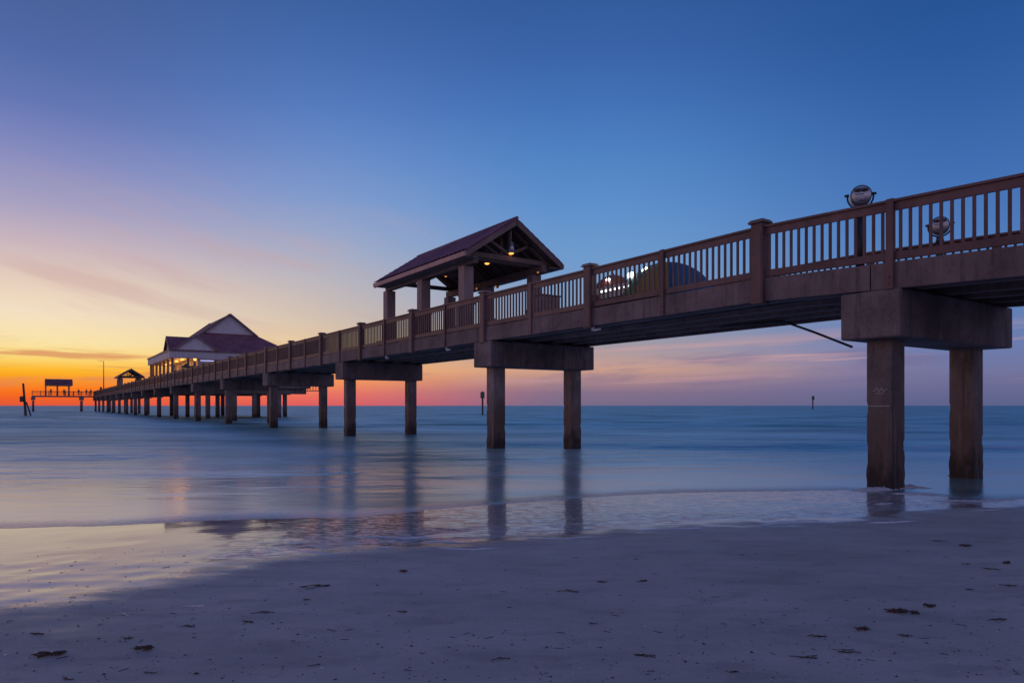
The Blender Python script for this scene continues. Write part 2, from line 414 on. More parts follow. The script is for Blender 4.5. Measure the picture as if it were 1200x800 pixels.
fr = t.math('ADD', fr, t.math('MULTIPLY', t.math('MULTIPLY', t.math('SUBTRACT', s2, 0.5), off), 0.9), clamp=True)
fr = t.math('MULTIPLY', fr, t.math('SUBTRACT', 1.0, t.math('MULTIPLY', crest, 0.45)))
out(t, t.n('ShaderNodeMixShader', i0=fr, i1=df.outputs[0], i2=gl.outputs[0]))
M['water'] = m
xs = grid_axis([(-9000, -600, 1400), (-600, -120, 40), (-120, -14, 1.5), (-14, 14, 0.25), (14, 80, 1.5), (80, 600, 40), (600, 9000, 1400)])
ys = grid_axis([(4, 14, 0.12), (14, 60, 0.35), (60, 140, 1.2), (140, 400, 20), (400, 9000, 1000)])
X, Y = np.meshgrid(xs, ys)
nearw = (np.abs(X) < 60) * (Y < 60)
Zw = nearw * 0.006 * wob(X * 0.35, Y, 1.1, 21) * sm(Y, 9, 16)
amp = 0.13 * sm(Y, 13, 24) * (1 - sm(Y, 85, 135)) * (1 - sm(np.abs(X), 60, 110))
amp *= np.clip(0.5 + 0.9 * wob(X * 0.6, Y, 0.09, 31), 0.05, 1.6)
ph = 2 * math.pi * (Y + 0.10 * X + 1.1 * wob(X, Y, 0.07, 32)) / 6.5
Zw = Zw + amp * (0.7 * np.sin(ph) + 0.3 * np.sin(1.73 * ph + 1.0))
offA = sm(np.log(np.maximum(Y - np.interp(X, EX, EY), 0.05) + 1), 0.9, 4.0)
edA = np.exp(-(np.maximum(Y - np.interp(X, EX, EY), 0) / 0.35) ** 1.3) * nearw
water = grid_mesh('sea_water', xs, ys, Zw, M['water'], {'offshore': offA, 'edge': edA})
water['kind'] = 'structure'

# ------------------------------------------------------------------ building helpers
PHI = math.atan((600 - 44) / F)           # the pier runs away to the left by this angle
D1 = Vector((-math.sin(PHI), math.cos(PHI), 0))
D2 = Vector((math.cos(PHI), math.sin(PHI), 0))


def P(l, s, z=0.0):
    return D1 * s + D2 * l + Vector((0, 0, z))


def tag(o, label, cat, group=None, kind=None):
    o['label'] = label
    o['category'] = cat
    if group:
        o['group'] = group
    if kind:
        o['kind'] = kind
    return o


def empty(name, loc, rz=0.0):
    o = bpy.data.objects.new(name, None)
    COL.objects.link(o)
    o.location = loc
    o.rotation_euler = (0, 0, rz)
    o.empty_display_size = 0.3
    return o


class MB:
    """collects shapes for ONE mesh, in the frame of its thing"""

    def __init__(self, off=(0, 0, 0)):
        self.bm = bmesh.new()
        self.off = Vector(off)

    def box(self, x0, x1, y0, y1, z0, z1, bev=0.0, mi=0):
        b = bmesh.new()
        bmesh.ops.create_cube(b, size=1.0)
        for v in b.verts:
            v.co = Vector((x0 + (v.co.x + .5) * (x1 - x0), y0 + (v.co.y + .5) * (y1 - y0), z0 + (v.co.z + .5) * (z1 - z0)))
        if bev:
            bmesh.ops.bevel(b, geom=list(b.edges), offset=bev, segments=1, affect='EDGES')
        return self._merge(b, mi)

    def _merge(self, b, mi=0, smooth=False):
        for f_ in b.faces:
            f_.material_index = mi
            f_.smooth = smooth
        me = bpy.data.meshes.new('tmp')
        b.to_mesh(me)
        b.free()
        me.transform(Matrix.Translation(-self.off))
        self.bm.from_mesh(me)
        bpy.data.meshes.remove(me)
        return self

    def bar(self, a, b_, w_, h_, bev=0.0, mi=0, up=(0, 0, 1)):
        a, b_ = Vector(a), Vector(b_)
        L = (b_ - a).length
        yv_ = (b_ - a).normalized()
        up = Vector(up)
        if abs(yv_.dot(up)) > 0.98:
            up = Vector((1, 0, 0))
        xv = yv_.cross(up).normalized()
        zv = xv.cross(yv_)
        b = bmesh.new()
        bmesh.ops.create_cube(b, size=1.0)
        for v in b.verts:
            v.co = Vector((v.co.x * w_, v.co.y * L, v.co.z * h_))
        if bev:
            bmesh.ops.bevel(b, geom=list(b.edges), offset=bev, segments=1, affect='EDGES')
        mat_ = Matrix((xv, yv_, zv)).transposed().to_4x4()
        mat_.translation = (a + b_) / 2
        b.transform(mat_)
        return self._merge(b, mi)

    def tube(self, a, b_, r0, r1=None, seg=12, mi=0):
        a, b_ = Vector(a), Vector(b_)
        r1 = r0 if r1 is None else r1
        b = bmesh.new()
        bmesh.ops.create_cone(b, cap_ends=True, segments=seg, radius1=r0, radius2=r1, depth=(b_ - a).length)
        q = (b_ - a).to_track_quat('Z', 'Y').to_matrix().to_4x4()
        q.translation = (a + b_) / 2
        b.transform(q)
        return self._merge(b, mi, True)

    def path(self, pts, r, seg=8, mi=0):
        for a, b_ in zip(pts[:-1], pts[1:]):
            self.tube(a, b_, r, r, seg, mi)
        return self

    def ball(self, c_, r, sx=1, sy=1, sz=1, seg=16, mi=0):
        b = bmesh.new()
        bmesh.ops.create_uvsphere(b, u_segments=seg, v_segments=seg // 2, radius=r)
        b.transform(Matrix.Translation(Vector(c_)) @ Matrix.Diagonal((sx, sy, sz, 1)))
        return self._merge(b, mi, True)

    def poly(self, verts, faces, mi=0, smooth=False):
        b = bmesh.new()
        vs = [b.verts.new(v) for v in verts]
        for f_ in faces:
            b.faces.new([vs[i] for i in f_])
        bmesh.ops.recalc_face_normals(b, faces=b.faces)
        return self._merge(b, mi, smooth)

    def slab(self, pts, thick, mi=0):
        """solid plate: polygon of points, thickened straight down"""
        n_ = len(pts)
        v = [Vector(p_) for p_ in pts] + [Vector(p_) - Vector((0, 0, thick)) for p_ in pts]
        f_ = [list(range(n_)), list(range(2 * n_ - 1, n_ - 1, -1))] + [[i, (i + 1) % n_, n_ + (i + 1) % n_, n_ + i] for i in range(n_)]
        return self.poly(v, f_, mi)

    def build(self, name, mats, parent=None, loc=None):
        me = bpy.data.meshes.new(name)
        self.bm.to_mesh(me)
        self.bm.free()
        for mm in (mats if isinstance(mats, (list, tuple)) else [mats]):
            me.materials.append(mm)
        o = bpy.data.objects.new(name, me)
        COL.objects.link(o)
        if parent is not None:
            o.parent = parent
        if loc is not None:
            o.location = loc
        return o


def kids(o):
    return [c_ for c_ in bpy.data.objects if c_.parent == o]


def copy_tree(o, parent=None):
    c_ = o.copy()
    COL.objects.link(c_)
    if parent is not None:
        c_.parent = parent
    for ch in kids(o):
        copy_tree(ch, c_)
    return c_


def place(o, name, parent, loc):
    c_ = o.copy()
    COL.objects.link(c_)
    c_.name = name
    c_.parent = parent
    c_.location = loc
    return c_


# ------------------------------------------------------------------ the pier (local axes: x = across l, y = along s, z)
LL, LR = 12.0, 16.2
S_END = 212.0
ORG = Vector((14.1, 6.46, 0.0))
pier = empty('fishing_pier', P(ORG.x, ORG.y, 0), PHI)
tag(pier, 'long brown fishing pier on square concrete piles running out to sea', 'pier')


def ramp_z(s):
    return -0.04 * max(0.0, 8.72 - s)


BENT = [-6.3, 6.46, 19.22, 32.2, 45.4, 58.1, 70.8, 83.4, 96.2, 108.9, 121.6, 134.3, 147.0, 159.8, 172.5, 185.2, 198.0, 210.6]
LEN0 = {1: 4.5, 3: 4.2}
# deck boards
mb = MB(ORG)
segs = [-8.0, 8.72, S_END]
for a_, b_ in zip(segs[:-1], segs[1:]):
    za, zb = ramp_z(a_), ramp_z(b_)
    mb.poly([(12.165, a_, 3.97 + za), (16.035, a_, 3.97 + za), (16.035, b_, 3.97 + zb), (12.165, b_, 3.97 + zb),
             (12.165, a_, 3.84 + za), (16.035, a_, 3.84 + za), (16.035, b_, 3.84 + zb), (12.165, b_, 3.84 + zb)],
            [[0, 1, 2, 3], [7, 6, 5, 4], [0, 4, 5, 1], [1, 5, 6, 2], [2, 6, 7, 3], [3, 7, 4, 0]])
mb.build('deck', M['deck'], pier)


def beam_z(mbx, l0, l1, a_, b_, z0, z1):
    za, zb = ramp_z(a_), ramp_z(b_)
    mbx.poly([(l0, a_, z1 + za), (l1, a_, z1 + za), (l1, b_, z1 + zb), (l0, b_, z1 + zb),
              (l0, a_, z0 + za), (l1, a_, z0 + za), (l1, b_, z0 + zb), (l0, b_, z0 + zb)],
             [[0, 1, 2, 3], [7, 6, 5, 4], [0, 4, 5, 1], [1, 5, 6, 2], [2, 6, 7, 3], [3, 7, 4, 0]])


spans = [-8.0] + BENT[1:] + [S_END]
for i, (a_, b_) in enumerate(zip(spans[:-1], spans[1:])):
    g_ = 0.012
    cuts = [a_ + g_, 8.72, b_ - g_] if a_ < 8.72 < b_ else [a_ + g_, b_ - g_]
    for l0, l1, nm in ((11.99, 12.16, 'fascia_beam'), (16.04, 16.21, 'fascia_beam')):
        mb = MB(ORG)
        for u0, u1 in zip(cuts[:-1], cuts[1:]):
            beam_z(mb, l0, l1, u0, u1, 3.565, 4.015)
        mb.build(nm, M['fascia'], pier)
    for l0 in (12.5, 13.6, 14.5, 15.4):
        mb = MB(ORG)
        for u0, u1 in zip(cuts[:-1], cuts[1:]):
            beam_z(mb, l0, l0 + 0.22, u0, u1, 3.60, 3.838)
        mb.build('girder', M['underdeck'], pier)
# bents: cap + two piles each
cap_cache = {}
pile_proto = None
for i, s in enumerate(BENT):
    zc = ramp_z(s)
    L_ = LEN0.get(i, 4.36)
    mb = MB((0, 0, 0))
    mb.box(0, L_, -0.53, 0.53, 0, 0.82, 0.025)
    key = L_
    capo = mb.build('pile_cap', M['concrete'], pier, Vector((11.96, s, 2.73 + zc)) - ORG) if key not in cap_cache else place(cap_cache[key], 'pile_cap', pier, Vector((11.96, s, 2.73 + zc)) - ORG)
    cap_cache.setdefault(key, capo)
    for l in (12.5, 15.75 if i != 1 else 15.65):
        loc = Vector((l, s, 0)) - ORG
        if pile_proto is None:
            mb = MB((0, 0, 0))
            hw, ch = 0.23, 0.03
            rings = [-2.5, -1.0, -0.3] + list(np.arange(-0.2, 2.7, 0.06)) + [2.74]
            base = []
            for q in np.linspace(-1, 1, 9)[:-1]:
                base.append((hw, q * hw))
            for q in np.linspace(1, -1, 9)[:-1]:
                base.append((q * hw, hw))
            for q in np.linspace(1, -1, 9)[:-1]:
                base.append((-hw, q * hw))
            for q in np.linspace(-1, 1, 9)[:-1]:
                base.append((q * hw, -hw))
            vs, fs = [], []
            nb = len(base)
            for k, z in enumerate(rings):
                for (px, py) in base:
                    cn = min(abs(px), abs(py)) / hw
                    nz = noise.noise(Vector((px * 9, py * 9, z * 6)))
                    nz2 = noise.noise(Vector((px * 3 + 5, py * 3, z * 3.1)))
                    sw = 1.0 - (0.045 if cn > 0.98 else 0.0)
                    if cn > 0.7 and nz2 > 0.32 and z < 2.4:
                        sw -= 0.05 * min(1.0, (nz2 - 0.32) / 0.06)
                    low_ = max(0.0, min(1.0, (0.95 - z) / 0.6))
                    sw += (0.035 * low_ * (nz + 0.35)) + 0.006 * nz
                    vs.append((px * sw, py * sw, z))
            for k in range(len(rings) - 1):
                for j in range(nb):
                    fs.append([k * nb + j, k * nb + (j + 1) % nb, k * nb + nb + (j + 1) % nb, k * nb + nb + j])
            mb.poly(vs, fs)
            pile_proto = mb.build('pile', M['pile'], pier, loc)
        else:
            place(pile_proto, 'pile', pier, loc)

# posts and railing on the near (left) edge
POST = [6.11 - 2.6 * 5 + 2.6 * k for k in range(5)] + [6.11 + 2.61 * k for k in range(15)]
while POST[-1] + 2.54 < S_END:
    POST.append(POST[-1] + 2.54)
thick_p = thin_p = cap_p = None
for k, s in enumerate(POST):
    z = 3.97 + ramp_z(s)
    thick = (k % 2 == 0)                       # posts alternate: thin at 6.11 (k = 5)
    loc = Vector((12.0, s, z)) - ORG
    if thick:
        if thick_p is None:
            mb = MB()
            mb.box(-0.10, 0.15, -0.135, 0.135, -0.46, 1.15, 0.012)
            mb.box(-0.107, -0.099, -0.10, 0.10, -0.40, 0.95, 0.003)
            thick_p = mb.build('rail_post', M['rail'], pier, loc)
            mb = MB()
            mb.box(-0.145, 0.195, -0.18, 0.18, 1.152, 1.195, 0.01)
            mb.box(-0.12, 0.17, -0.155, 0.155, 1.196, 1.225, 0.01)
            cap_p = mb.build('post_cap', M['railcap'], thick_p)
        else:
            q = place(thick_p, 'rail_post', pier, loc)
            place(cap_p, 'post_cap', q, (0, 0, 0))
    else:
        if thin_p is None:
            mb = MB()
            mb.box(-0.06, 0.03, -0.065, 0.065, -0.42, 1.115, 0.008)
            for zb in (-0.33, -0.22):
                mb.tube((-0.062, 0.0, zb), (-0.074, 0.0, zb), 0.014, 0.014, 8)
            thin_p = mb.build('intermediate_post', M['rail'], pier, loc)
        else:
            place(thin_p, 'intermediate_post', pier, loc)

bal_pieces = 0
rest = MB(ORG)
bal_proto = None
for k, (a_, b_) in enumerate(zip(POST[:-1], POST[1:])):
    ra, rb = (0.14, 0.07) if k % 2 == 0 else (0.07, 0.14)
    a2, b2 = a_ + ra, b_ - rb
    za, zb = 3.97 + ramp_z(a2), 3.97 + ramp_z(b2)
    mid = ((a2 + b2) / 2)
    pan = MB(ORG)
    pan.bar((12.02, a2, za + 0.145), (12.02, b2, zb + 0.145), 0.05, 0.13)
    pan = pan.build('railing_panel', M['rail'], pier)
    tr = MB(ORG)
    tr.bar((12.02, a2, za + 0.985), (12.02, b2, zb + 0.985), 0.05, 0.14)
    tr.bar((12.03, a2, za + 1.078), (12.03, b2, zb + 1.078), 0.16, 0.042)
    tr.build('top_rail', M['rail'], pan)
    n_ = int(round((b2 - a2) / 0.158))
    for j in range(n_):
        s = a2 + (j + 0.5) * (b2 - a2) / n_
        zq = 3.97 + ramp_z(s)
        if s > 3.0 and bal_pieces < 100:
            bal_pieces += 1
            if bal_proto is None:
                mb = MB()
                mb.box(-0.02, 0.02, -0.021, 0.021, 0.212, 0.915)
                bal_proto = mb.build('baluster', M['rail'], pan, Vector((12.02, s, zq)) - ORG)
            else:
                place(bal_proto, 'baluster', pan, Vector((12.02, s, zq)) - ORG)
        else:
            rest.box(12.0, 12.04, s - 0.021, s + 0.021, zq + 0.212, zq + 0.915)
bo = rest.build('baluster', M['rail'], pier)
bo['kind'] = 'stuff'
# seaward railing (the other edge), whole
rest = MB(ORG)
for k, (a_, b_) in enumerate(zip(POST[:-1], POST[1:])):
    za, zb = 3.97 + ramp_z(a_), 3.97 + ramp_z(b_)
    rest.bar((16.18, a_, za + 0.145), (16.18, b_, zb + 0.145), 0.05, 0.13)
    rest.bar((16.18, a_, za + 0.985), (16.18, b_, zb + 0.985), 0.05, 0.14)
    rest.bar((16.17, a_, za + 1.078), (16.17, b_, zb + 1.078), 0.16, 0.042)
    rest.box(16.13, 16.25, a_ - 0.07, a_ + 0.07, za - 0.4, za + 1.11)
    n_ = 16
    for j in range(1, n_):
        s = a_ + j * (b_ - a_) / n_
        zq = 3.97 + ramp_z(s)
        rest.box(16.16, 16.20, s - 0.021, s + 0.021, zq + 0.212, zq + 0.915)
ro = rest.build('far_railing', M['rail'], pier)
ro['kind'] = 'stuff'
# dangling conduit, utility pipe with hangers, small corbels under the posts
mb = MB(ORG)
mb.path([(15.3, 12.4, 3.60), (15.3, 10.9, 3.58), (15.3, 10.4, 3.55), (15.3, 9.6, 3.22), (15.3, 8.66, 2.80)], 0.028)
mb.build('hanging_conduit', M['dark_metal'], pier)
mb = MB(ORG)
mb.tube((13.2, 6.99, 3.70), (13.2, 83, 3.70), 0.06, 0.06, 10)
for s in np.arange(7.4, 83, 1.9):
    mb.box(13.17, 13.23, s - 0.015, s + 0.015, 3.62, 3.837)
mb.build('utility_pipe', M['dark_metal'], pier)
for s in (13.9, 21.8, 27.0):
    mb = MB(ORG)
    mb.tube((12.06, s - 0.05, 3.43), (12.06, s - 0.05, 3.60), 0.05, 0.05, 10)
    mb.tube((12.06, s - 0.05, 3.44), (12.0, s - 0.40, 3.44), 0.028, 0.028, 10)
    mb.build('drain_pipe', M['white_metal'], pier)
# white paint scratches and tide line on the big near pile
mb = MB(ORG)
for (l0, z0, l1, z1) in ((-0.10, 1.72, -0.02, 1.78), (-0.02, 1.78, 0.0, 1.71), (0.01, 1.71, 0.05, 1.79), (0.05, 1.79, 0.08, 1.72), (0.08, 1.72, 0.15, 1.77), (-0.06, 1.68, 0.10, 1.69)):
    mb.bar((12.5 - 0.2345, 6.46 - l0, z0), (12.5 - 0.2345, 6.46 - l1, z1), 0.014, 0.003, up=(1, 0, 0))
mb.box(12.5 - 0.2355, 12.5 - 0.2325, 6.46 - 0.19, 6.46 + 0.19, 1.452, 1.470)
mb.build('paint_mark', M['paint_mark'], pier)

# ------------------------------------------------------------------ shade shelter over the walkway
def wood_bar(mbx, *a_, **k_):
    return mbx.bar(*a_, **k_)


shelter = empty('shade_shelter', P(14.1, 24.3, 3.97), PHI)
tag(shelter, 'open gabled shelter with purple shingle roof straddling the near part of the pier', 'shelter', 'gabled shelters on the pier')
V0, V1 = -4.0, 3.8
UE, ZE, ZR = 2.12, 2.76, 4.16
# roof: two shingled slopes with thickness
for sgn in (-1, 1):
    mb = MB()
    nv, nu = 27 * 4, 9
    vs, fs = [], []
    for i in range(nv + 1):
        v = V0 + (V1 - V0) * i / nv
        rib = 0.045 * abs(math.sin(math.pi * i / 4))
        for j in range(nu * 2 + 1):
            q = j / (nu * 2)
            u = sgn * UE * (1 - q)
            z = ZE + (ZR - ZE) * q
            lip = 0.028 * (1 - ((q * nu) % 1.0)) if j < nu * 2 else 0
            vs.append((u, v, z + rib + lip))
    cols = nu * 2 + 1
    for i in range(nv):
        for j in range(nu * 2):
            fs.append([i * cols + j, i * cols + j + 1, (i + 1) * cols + j + 1, (i + 1) * cols + j])
    mb.poly(vs, fs)
    mb.slab([(sgn * UE, V0, ZE - 0.004), (0, V0, ZR - 0.004), (0, V1, ZR - 0.004), (sgn * UE, V1, ZE - 0.004)], 0.05)
    mb.build('roof_slope', M['roof'], shelter)
mb = MB()
mb.tube((0, V0 - 0.02, ZR + 0.02), (0, V1 + 0.02, ZR + 0.02), 0.06, 0.06, 10)
mb.build('ridge_cap', M['roof'], shelter)
for sgn in (-1, 1):
    mb = MB()
    mb.slab([(sgn * (UE - 0.03), V0 + 0.05, ZE - 0.06), (0, V0 + 0.05, ZR - 0.06), (0, V1 - 0.05, ZR - 0.06), (sgn * (UE - 0.03), V1 - 0.05, ZE - 0.06)], 0.035)
    mb.build('soffit', M['shelter_dark'], shelter)
    mb = MB()
    mb.box(sgn * UE - 0.02, sgn * UE + 0.02, V0, V1, ZE - 0.17, ZE - 0.005, 0.004)
    mb.build('eave_board', M['shelter_trim'], shelter)
    for v in (V0 + 0.03, V1 - 0.03):
        mb = MB()
        mb.bar((sgn * UE, v, ZE - 0.13), (0, v, ZR - 0.13), 0.045, 0.17)
        mb.build('barge_board', M['shelter_dark'], shelter)
    mb = MB()
    mb.box(sgn * 1.5 - 0.1, sgn * 1.5 + 0.1, V0 + 0.35, V1 - 0.05, 2.46, 2.72, 0.008)
    mb.build('eave_beam', M['shelter_dark'], shelter)
    for v in (-2.97, 0.31, 3.55):
        mb = MB()
        mb.box(sgn * 1.5 - 0.2, sgn * 1.5 + 0.2, v - 0.2, v + 0.2, 0.0, 2.44, 0.012)
        for q in (-0.1, 0.0, 0.1):
            mb.box(sgn * 1.5 - 0.203, sgn * 1.5 + 0.203, v + q - 0.004, v + q + 0.004, 1.1, 2.4)
        po = mb.build('post', M['shelter_post'], shelter)
        mb = MB()
        mb.box(sgn * 1.5 - 0.225, sgn * 1.5 + 0.225, v - 0.225, v + 0.225, 0.0, 1.08, 0.015)
        mb.box(sgn * 1.5 - 0.25, sgn * 1.5 + 0.25, v - 0.25, v + 0.25, 1.08, 1.14, 0.01)
        mb.build('pedestal', M['shelter_post'], po)
    mb = MB()
    x0_, x1_ = sorted((sgn * 1.605, sgn * (UE - 0.025)))
    mb.box(x0_, x1_, V0 + 0.07, V1 - 0.07, ZE - 0.165, ZE - 0.14)
    mb.build('eave_soffit', M['shelter_dark'], shelter)
for v in (V0 + 0.5, -2.97, 0.31, 3.45):
    mb = MB()
    mb.bar((-1.95, v, 2.80), (1.95, v, 2.80), 0.11, 0.17)
    mb.bar((0, v, 2.86), (0, v, ZR - 0.12), 0.11, 0.11)
    for sgn in (-1, 1):
        mb.bar((sgn * 0.04, v, 2.98), (sgn * 0.95, v, 3.42), 0.09, 0.10)
        mb.bar((sgn * 2.0, v, ZE - 0.16), (0, v, ZR - 0.18), 0.09, 0.12)
    mb.build('truss', M['shelter_dark'], shelter)
for v in np.arange(V0 + 1.4, V1 - 0.3, 0.65):
    mb = MB()
    for sgn in (-1, 1):
        mb.bar((sgn * 2.05, v, ZE - 0.14), (0, v, ZR - 0.14), 0.05, 0.11)
    mb.build('rafter', M['shelter_dark'], shelter)

far_shelter = copy_tree(shelter)
far_shelter.location = P(14.1, 147, 3.97)
far_shelter['label'] = 'small gabled shelter far out on the pier, beyond the white-walled pavilion'

# pendant lamps hanging from the ridge, and small wall lamps on the far beam
def pendant(l, s, z_bulb, label, rod_top):
    o = empty('pendant_lamp', P(l, s, z_bulb), PHI)
    tag(o, label, 'pendant lamp', 'pendant lamps in the shelter')
    mb = MB()
    mb.tube((0, 0, 0.0), (0, 0, 0.34), 0.125, 0.105, 16)
    mb.tube((0, 0, 0.34), (0, 0, 0.40), 0.105, 0.03, 16)
    mb.build('lamp_shade', M['steel'], o)
    mb = MB()
    mb.tube((0, 0, 0.39), (0, 0, rod_top - z_bulb), 0.016, 0.016, 8)
    mb.build('rod', M['steel'], o)
    mb = MB()
    mb.ball((0, 0, -0.005), 0.09, 1, 1, 0.5)
    mb.build('bulb', M['warm_glow'], o)
    return o


RT = 3.97 + ZR - 0.1
pendant(14.1, 20.67, 6.96, 'grey pendant lamp with glowing bulb hanging in the near gable of the shelter', RT)
pendant(14.1, 22.3, 6.87, 'glowing pendant lamp hanging second from the near gable under the shelter roof', RT)
pendant(14.1, 25.5, 6.90, 'glowing pendant lamp hanging deep inside the shelter, behind the middle left post', RT)
for s, z, lb in ((20.9, 6.42, 'small warm lamp under the seaward beam at the near gable end'),
                 (23.8, 6.30, 'small warm lamp under the seaward beam beside the middle post'),
                 (25.3, 6.42, 'small warm lamp under the seaward beam, deepest of the three')):
    o = empty('wall_lamp', P(15.5, s, z), PHI)
    tag(o, lb, 'lamp', 'small lamps on the shelter beam')
    mb = MB()
    mb.box(-0.01, 0.10, -0.05, 0.05, -0.02, 0.12, 0.01)
    mb.build('lamp_body', M['dark_metal'], o)
    mb = MB()
    mb.ball((-0.03, 0, 0.03), 0.04)
    mb.build('bulb', M['dim_glow'], o)

# benches and a litter bin in the shelter
def bench(l, s, rz, label):
    o = empty('slatted_bench', P(l, s, 3.97), PHI + rz)
    tag(o, label, 'bench', 'benches in the shelter')
    mb = MB()
    for k in range(4):
        mb.box(-0.8, 0.8, -0.22 + k * 0.12, -0.12 + k * 0.12, 0.42, 0.46, 0.006)
    mb.build('seat', M['rail'], o)
    for x in (-0.65, 0.65):
        mb = MB()
        mb.box(x - 0.04, x + 0.04, -0.2, -0.13, 0, 0.42)
        mb.box(x - 0.04, x + 0.04, 0.13, 0.20, 0, 0.42)
        mb.box(x - 0.03, x + 0.03, -0.128, 0.128, 0.30, 0.36)
        mb.build('leg', M['dark_metal'], o)
    return o


bench(13.2, 24.4, R(90), 'dark slatted bench between the near and middle shelter posts by the railing')
bench(13.2, 29.3, R(90), 'dark slatted bench at the far end of the shelter beside the railing')
bench(15.3, 22.6, R(-90), 'dark backless bench on the seaward side of the shelter')
o = empty('litter_bin', P(14.6, 19.3, 3.97), PHI)
tag(o, 'tall square brown litter bin enclosure standing in front of the shelter gable', 'litter bin')
mb = MB()
mb.box(-0.40, 0.40, -0.34, 0.34, 0.04, 1.26, 0.02)
for k in range(-3, 4):
    mb.box(k * 0.105 - 0.04, k * 0.105 + 0.04, -0.352, 0.352, 0.1, 1.18)
mb.build('body', M['shelter_post'], o)
mb = MB()
mb.box(-0.44, 0.44, -0.38, 0.38, 1.262, 1.31, 0.015)
mb.tube((0, 0, 1.311), (0, 0, 1.36), 0.2, 0.13, 20)
mb.build('lid', M['dark_plastic'], o)


# ------------------------------------------------------------------ tower viewers (coin binoculars)
def viewer(l, s, ztop, label, yaw):
    zb = 3.97 + ramp_z(s)
    o = empty('tower_viewer', P(l, s, zb), PHI)
    tag(o, label, 'tower viewer', 'coin-operated tower viewers')
    h_ = ztop - zb
    mb = MB()
    mb.tube((0, 0, 0), (0, 0, 0.04), 0.17, 0.16, 20)
    mb.tube((0, 0, 0.04), (0, 0, h_ - 0.34), 0.075, 0.06, 16)
    mb.tube((0, 0, h_ - 0.34), (0, 0, h_ - 0.205), 0.085, 0.06, 16)
    mb.build('pedestal', M['dark_metal'], o)
    rot = Matrix.Rotation(yaw, 4, 'Z')
    mb = MB()
    pts = [Vector((0.215 * math.sin(a_), 0, h_ - 0.215 * math.cos(a_))) for a_ in np.linspace(-1.75, 1.75, 15)]
    mb.path([rot @ p_ for p_ in pts], 0.016, 8)
    for sg in (-1, 1):
        mb.tube(rot @ Vector((sg * 0.19, 0, h_ + 0.045)), rot @ Vector((sg * 0.265, 0, h_ + 0.045)), 0.03, 0.022, 12)
    mb.build('yoke', M['dark_metal'], o)
    mb = MB()
    ax = rot @ Vector((0, 1, 0))
    c0 = Vector((0, 0, h_))
    for a0, a1, r0, r1 in ((-0.17, -0.14, 0.16, 0.178), (-0.14, 0.05, 0.178, 0.182), (0.05, 0.13, 0.182, 0.15), (0.13, 0.17, 0.15, 0.10)):
        mb.tube(c0 + ax * a0, c0 + ax * a1, r0, r1, 28)
    hd = mb.build('viewer_head', M['steel'], o)
    mb = MB()
    ring = [c0 + rot @ Vector((0.168 * math.cos(q), -0.16, 0.168 * math.sin(q))) for q in np.linspace(0, 2 * math.pi, 25)]
    mb.path(ring, 0.011, 8)
    mb.build('rim', M['dark_metal'], hd)
    mb = MB()
    for sg in (-1, 1):
        p_ = c0 + rot @ Vector((sg * 0.06, -0.165, 0.085))
        mb.tube(p_, p_ - ax * 0.04, 0.03, 0.026, 14)
    p_ = c0 + rot @ Vector((0.0, -0.168, 0.085))
    mb.bar(p_ + rot @ Vector((-0.12, 0, 0)), p_ + rot @ Vector((0.12, 0, 0)), 0.02, 0.06, 0.006)
    mb.build('eyepiece', M['dark_metal'], hd)
    for xa, xb, zq, th_ in ((-0.10, 0.04, -0.075, 0.014), (-0.05, 0.07, -0.20, 0.012)):
        mb = MB()
        mb.bar(p_ + rot @ Vector((xa, 0, zq)), p_ + rot @ Vector((xb, 0, zq)), 0.012, th_)
        mb.build('engraved_bar', M['dark_metal'], hd)
    mb = MB()
    p_ = c0 + rot @ Vector((0.0, -0.168, -0.045))
    mb.bar(p_ + rot @ Vector((-0.055, 0, 0)), p_ + rot @ Vector((0.055, 0, 0)), 0.012, 0.06, 0.004)
    mb.build('coin_plate', M['white_metal'], hd)
    return o


viewer(12.5, 6.92, 5.30, 'round grey tower viewer rising above the railing at the near pier bent', R(-56))
viewer(15.7, 6.98, 5.24, 'smaller-looking tower viewer on the seaward side, seen between the balusters', R(-66))


# ------------------------------------------------------------------ vendor stall behind the railing: umbrellas, table, lamps
def umbrella(name, l, s, z, rad, rise, tilt, cols, label, grp):
    o = empty(name, P(l, s, z), PHI)
    o.rotation_euler = (tilt[0], tilt[1], PHI)
    tag(o, label, 'umbrella', grp)
    n_ = len(cols)
    for k in range(n_):
        vs, fs = [], []
        A, B = 6, 7
        for i in range(A + 1):
            th = 2 * math.pi * (k + i / A) / n_
            sag = 1 - 0.05 * math.sin(math.pi * i / A)
            for j in range(B + 1):
                q = j / B
                vs.append((rad * sag * math.sin(q * 1.35) / math.sin(1.35) * math.cos(th), rad * sag * math.sin(q * 1.35) / math.sin(1.35) * math.sin(th),
                           rise * (math.cos(q * 1.35) - math.cos(1.35)) / (1 - math.cos(1.35))))
        for i in range(A):
            for j in range(B):
                a_ = i * (B + 1) + j
                fs.append([a_, a_ + 1, a_ + B + 2, a_ + B + 1])
        mb = MB()
        b = bmesh.new()
        bv = [b.verts.new(v) for v in vs]
        for f_ in fs:
            b.faces.new([bv[i] for i in f_])
        bmesh.ops.remove_doubles(b, verts=b.verts, dist=1e-4)
        bmesh.ops.recalc_face_normals(b, faces=b.faces)
        bmesh.ops.solidify(b, geom=list(b.faces), thickness=0.006)
        mb._merge(b, 0, True)
        pn = mb.build('canopy_panel', M['um_' + cols[k]], o)
        pn['label'] = cols[k] + ' canopy panel'
    mb = MB()
    mb.tube((0, 0, -0.25), (0, 0, rise + 0.06), 0.018, 0.014, 10)
    mb.build('pole', M['steel'], o)
    return o


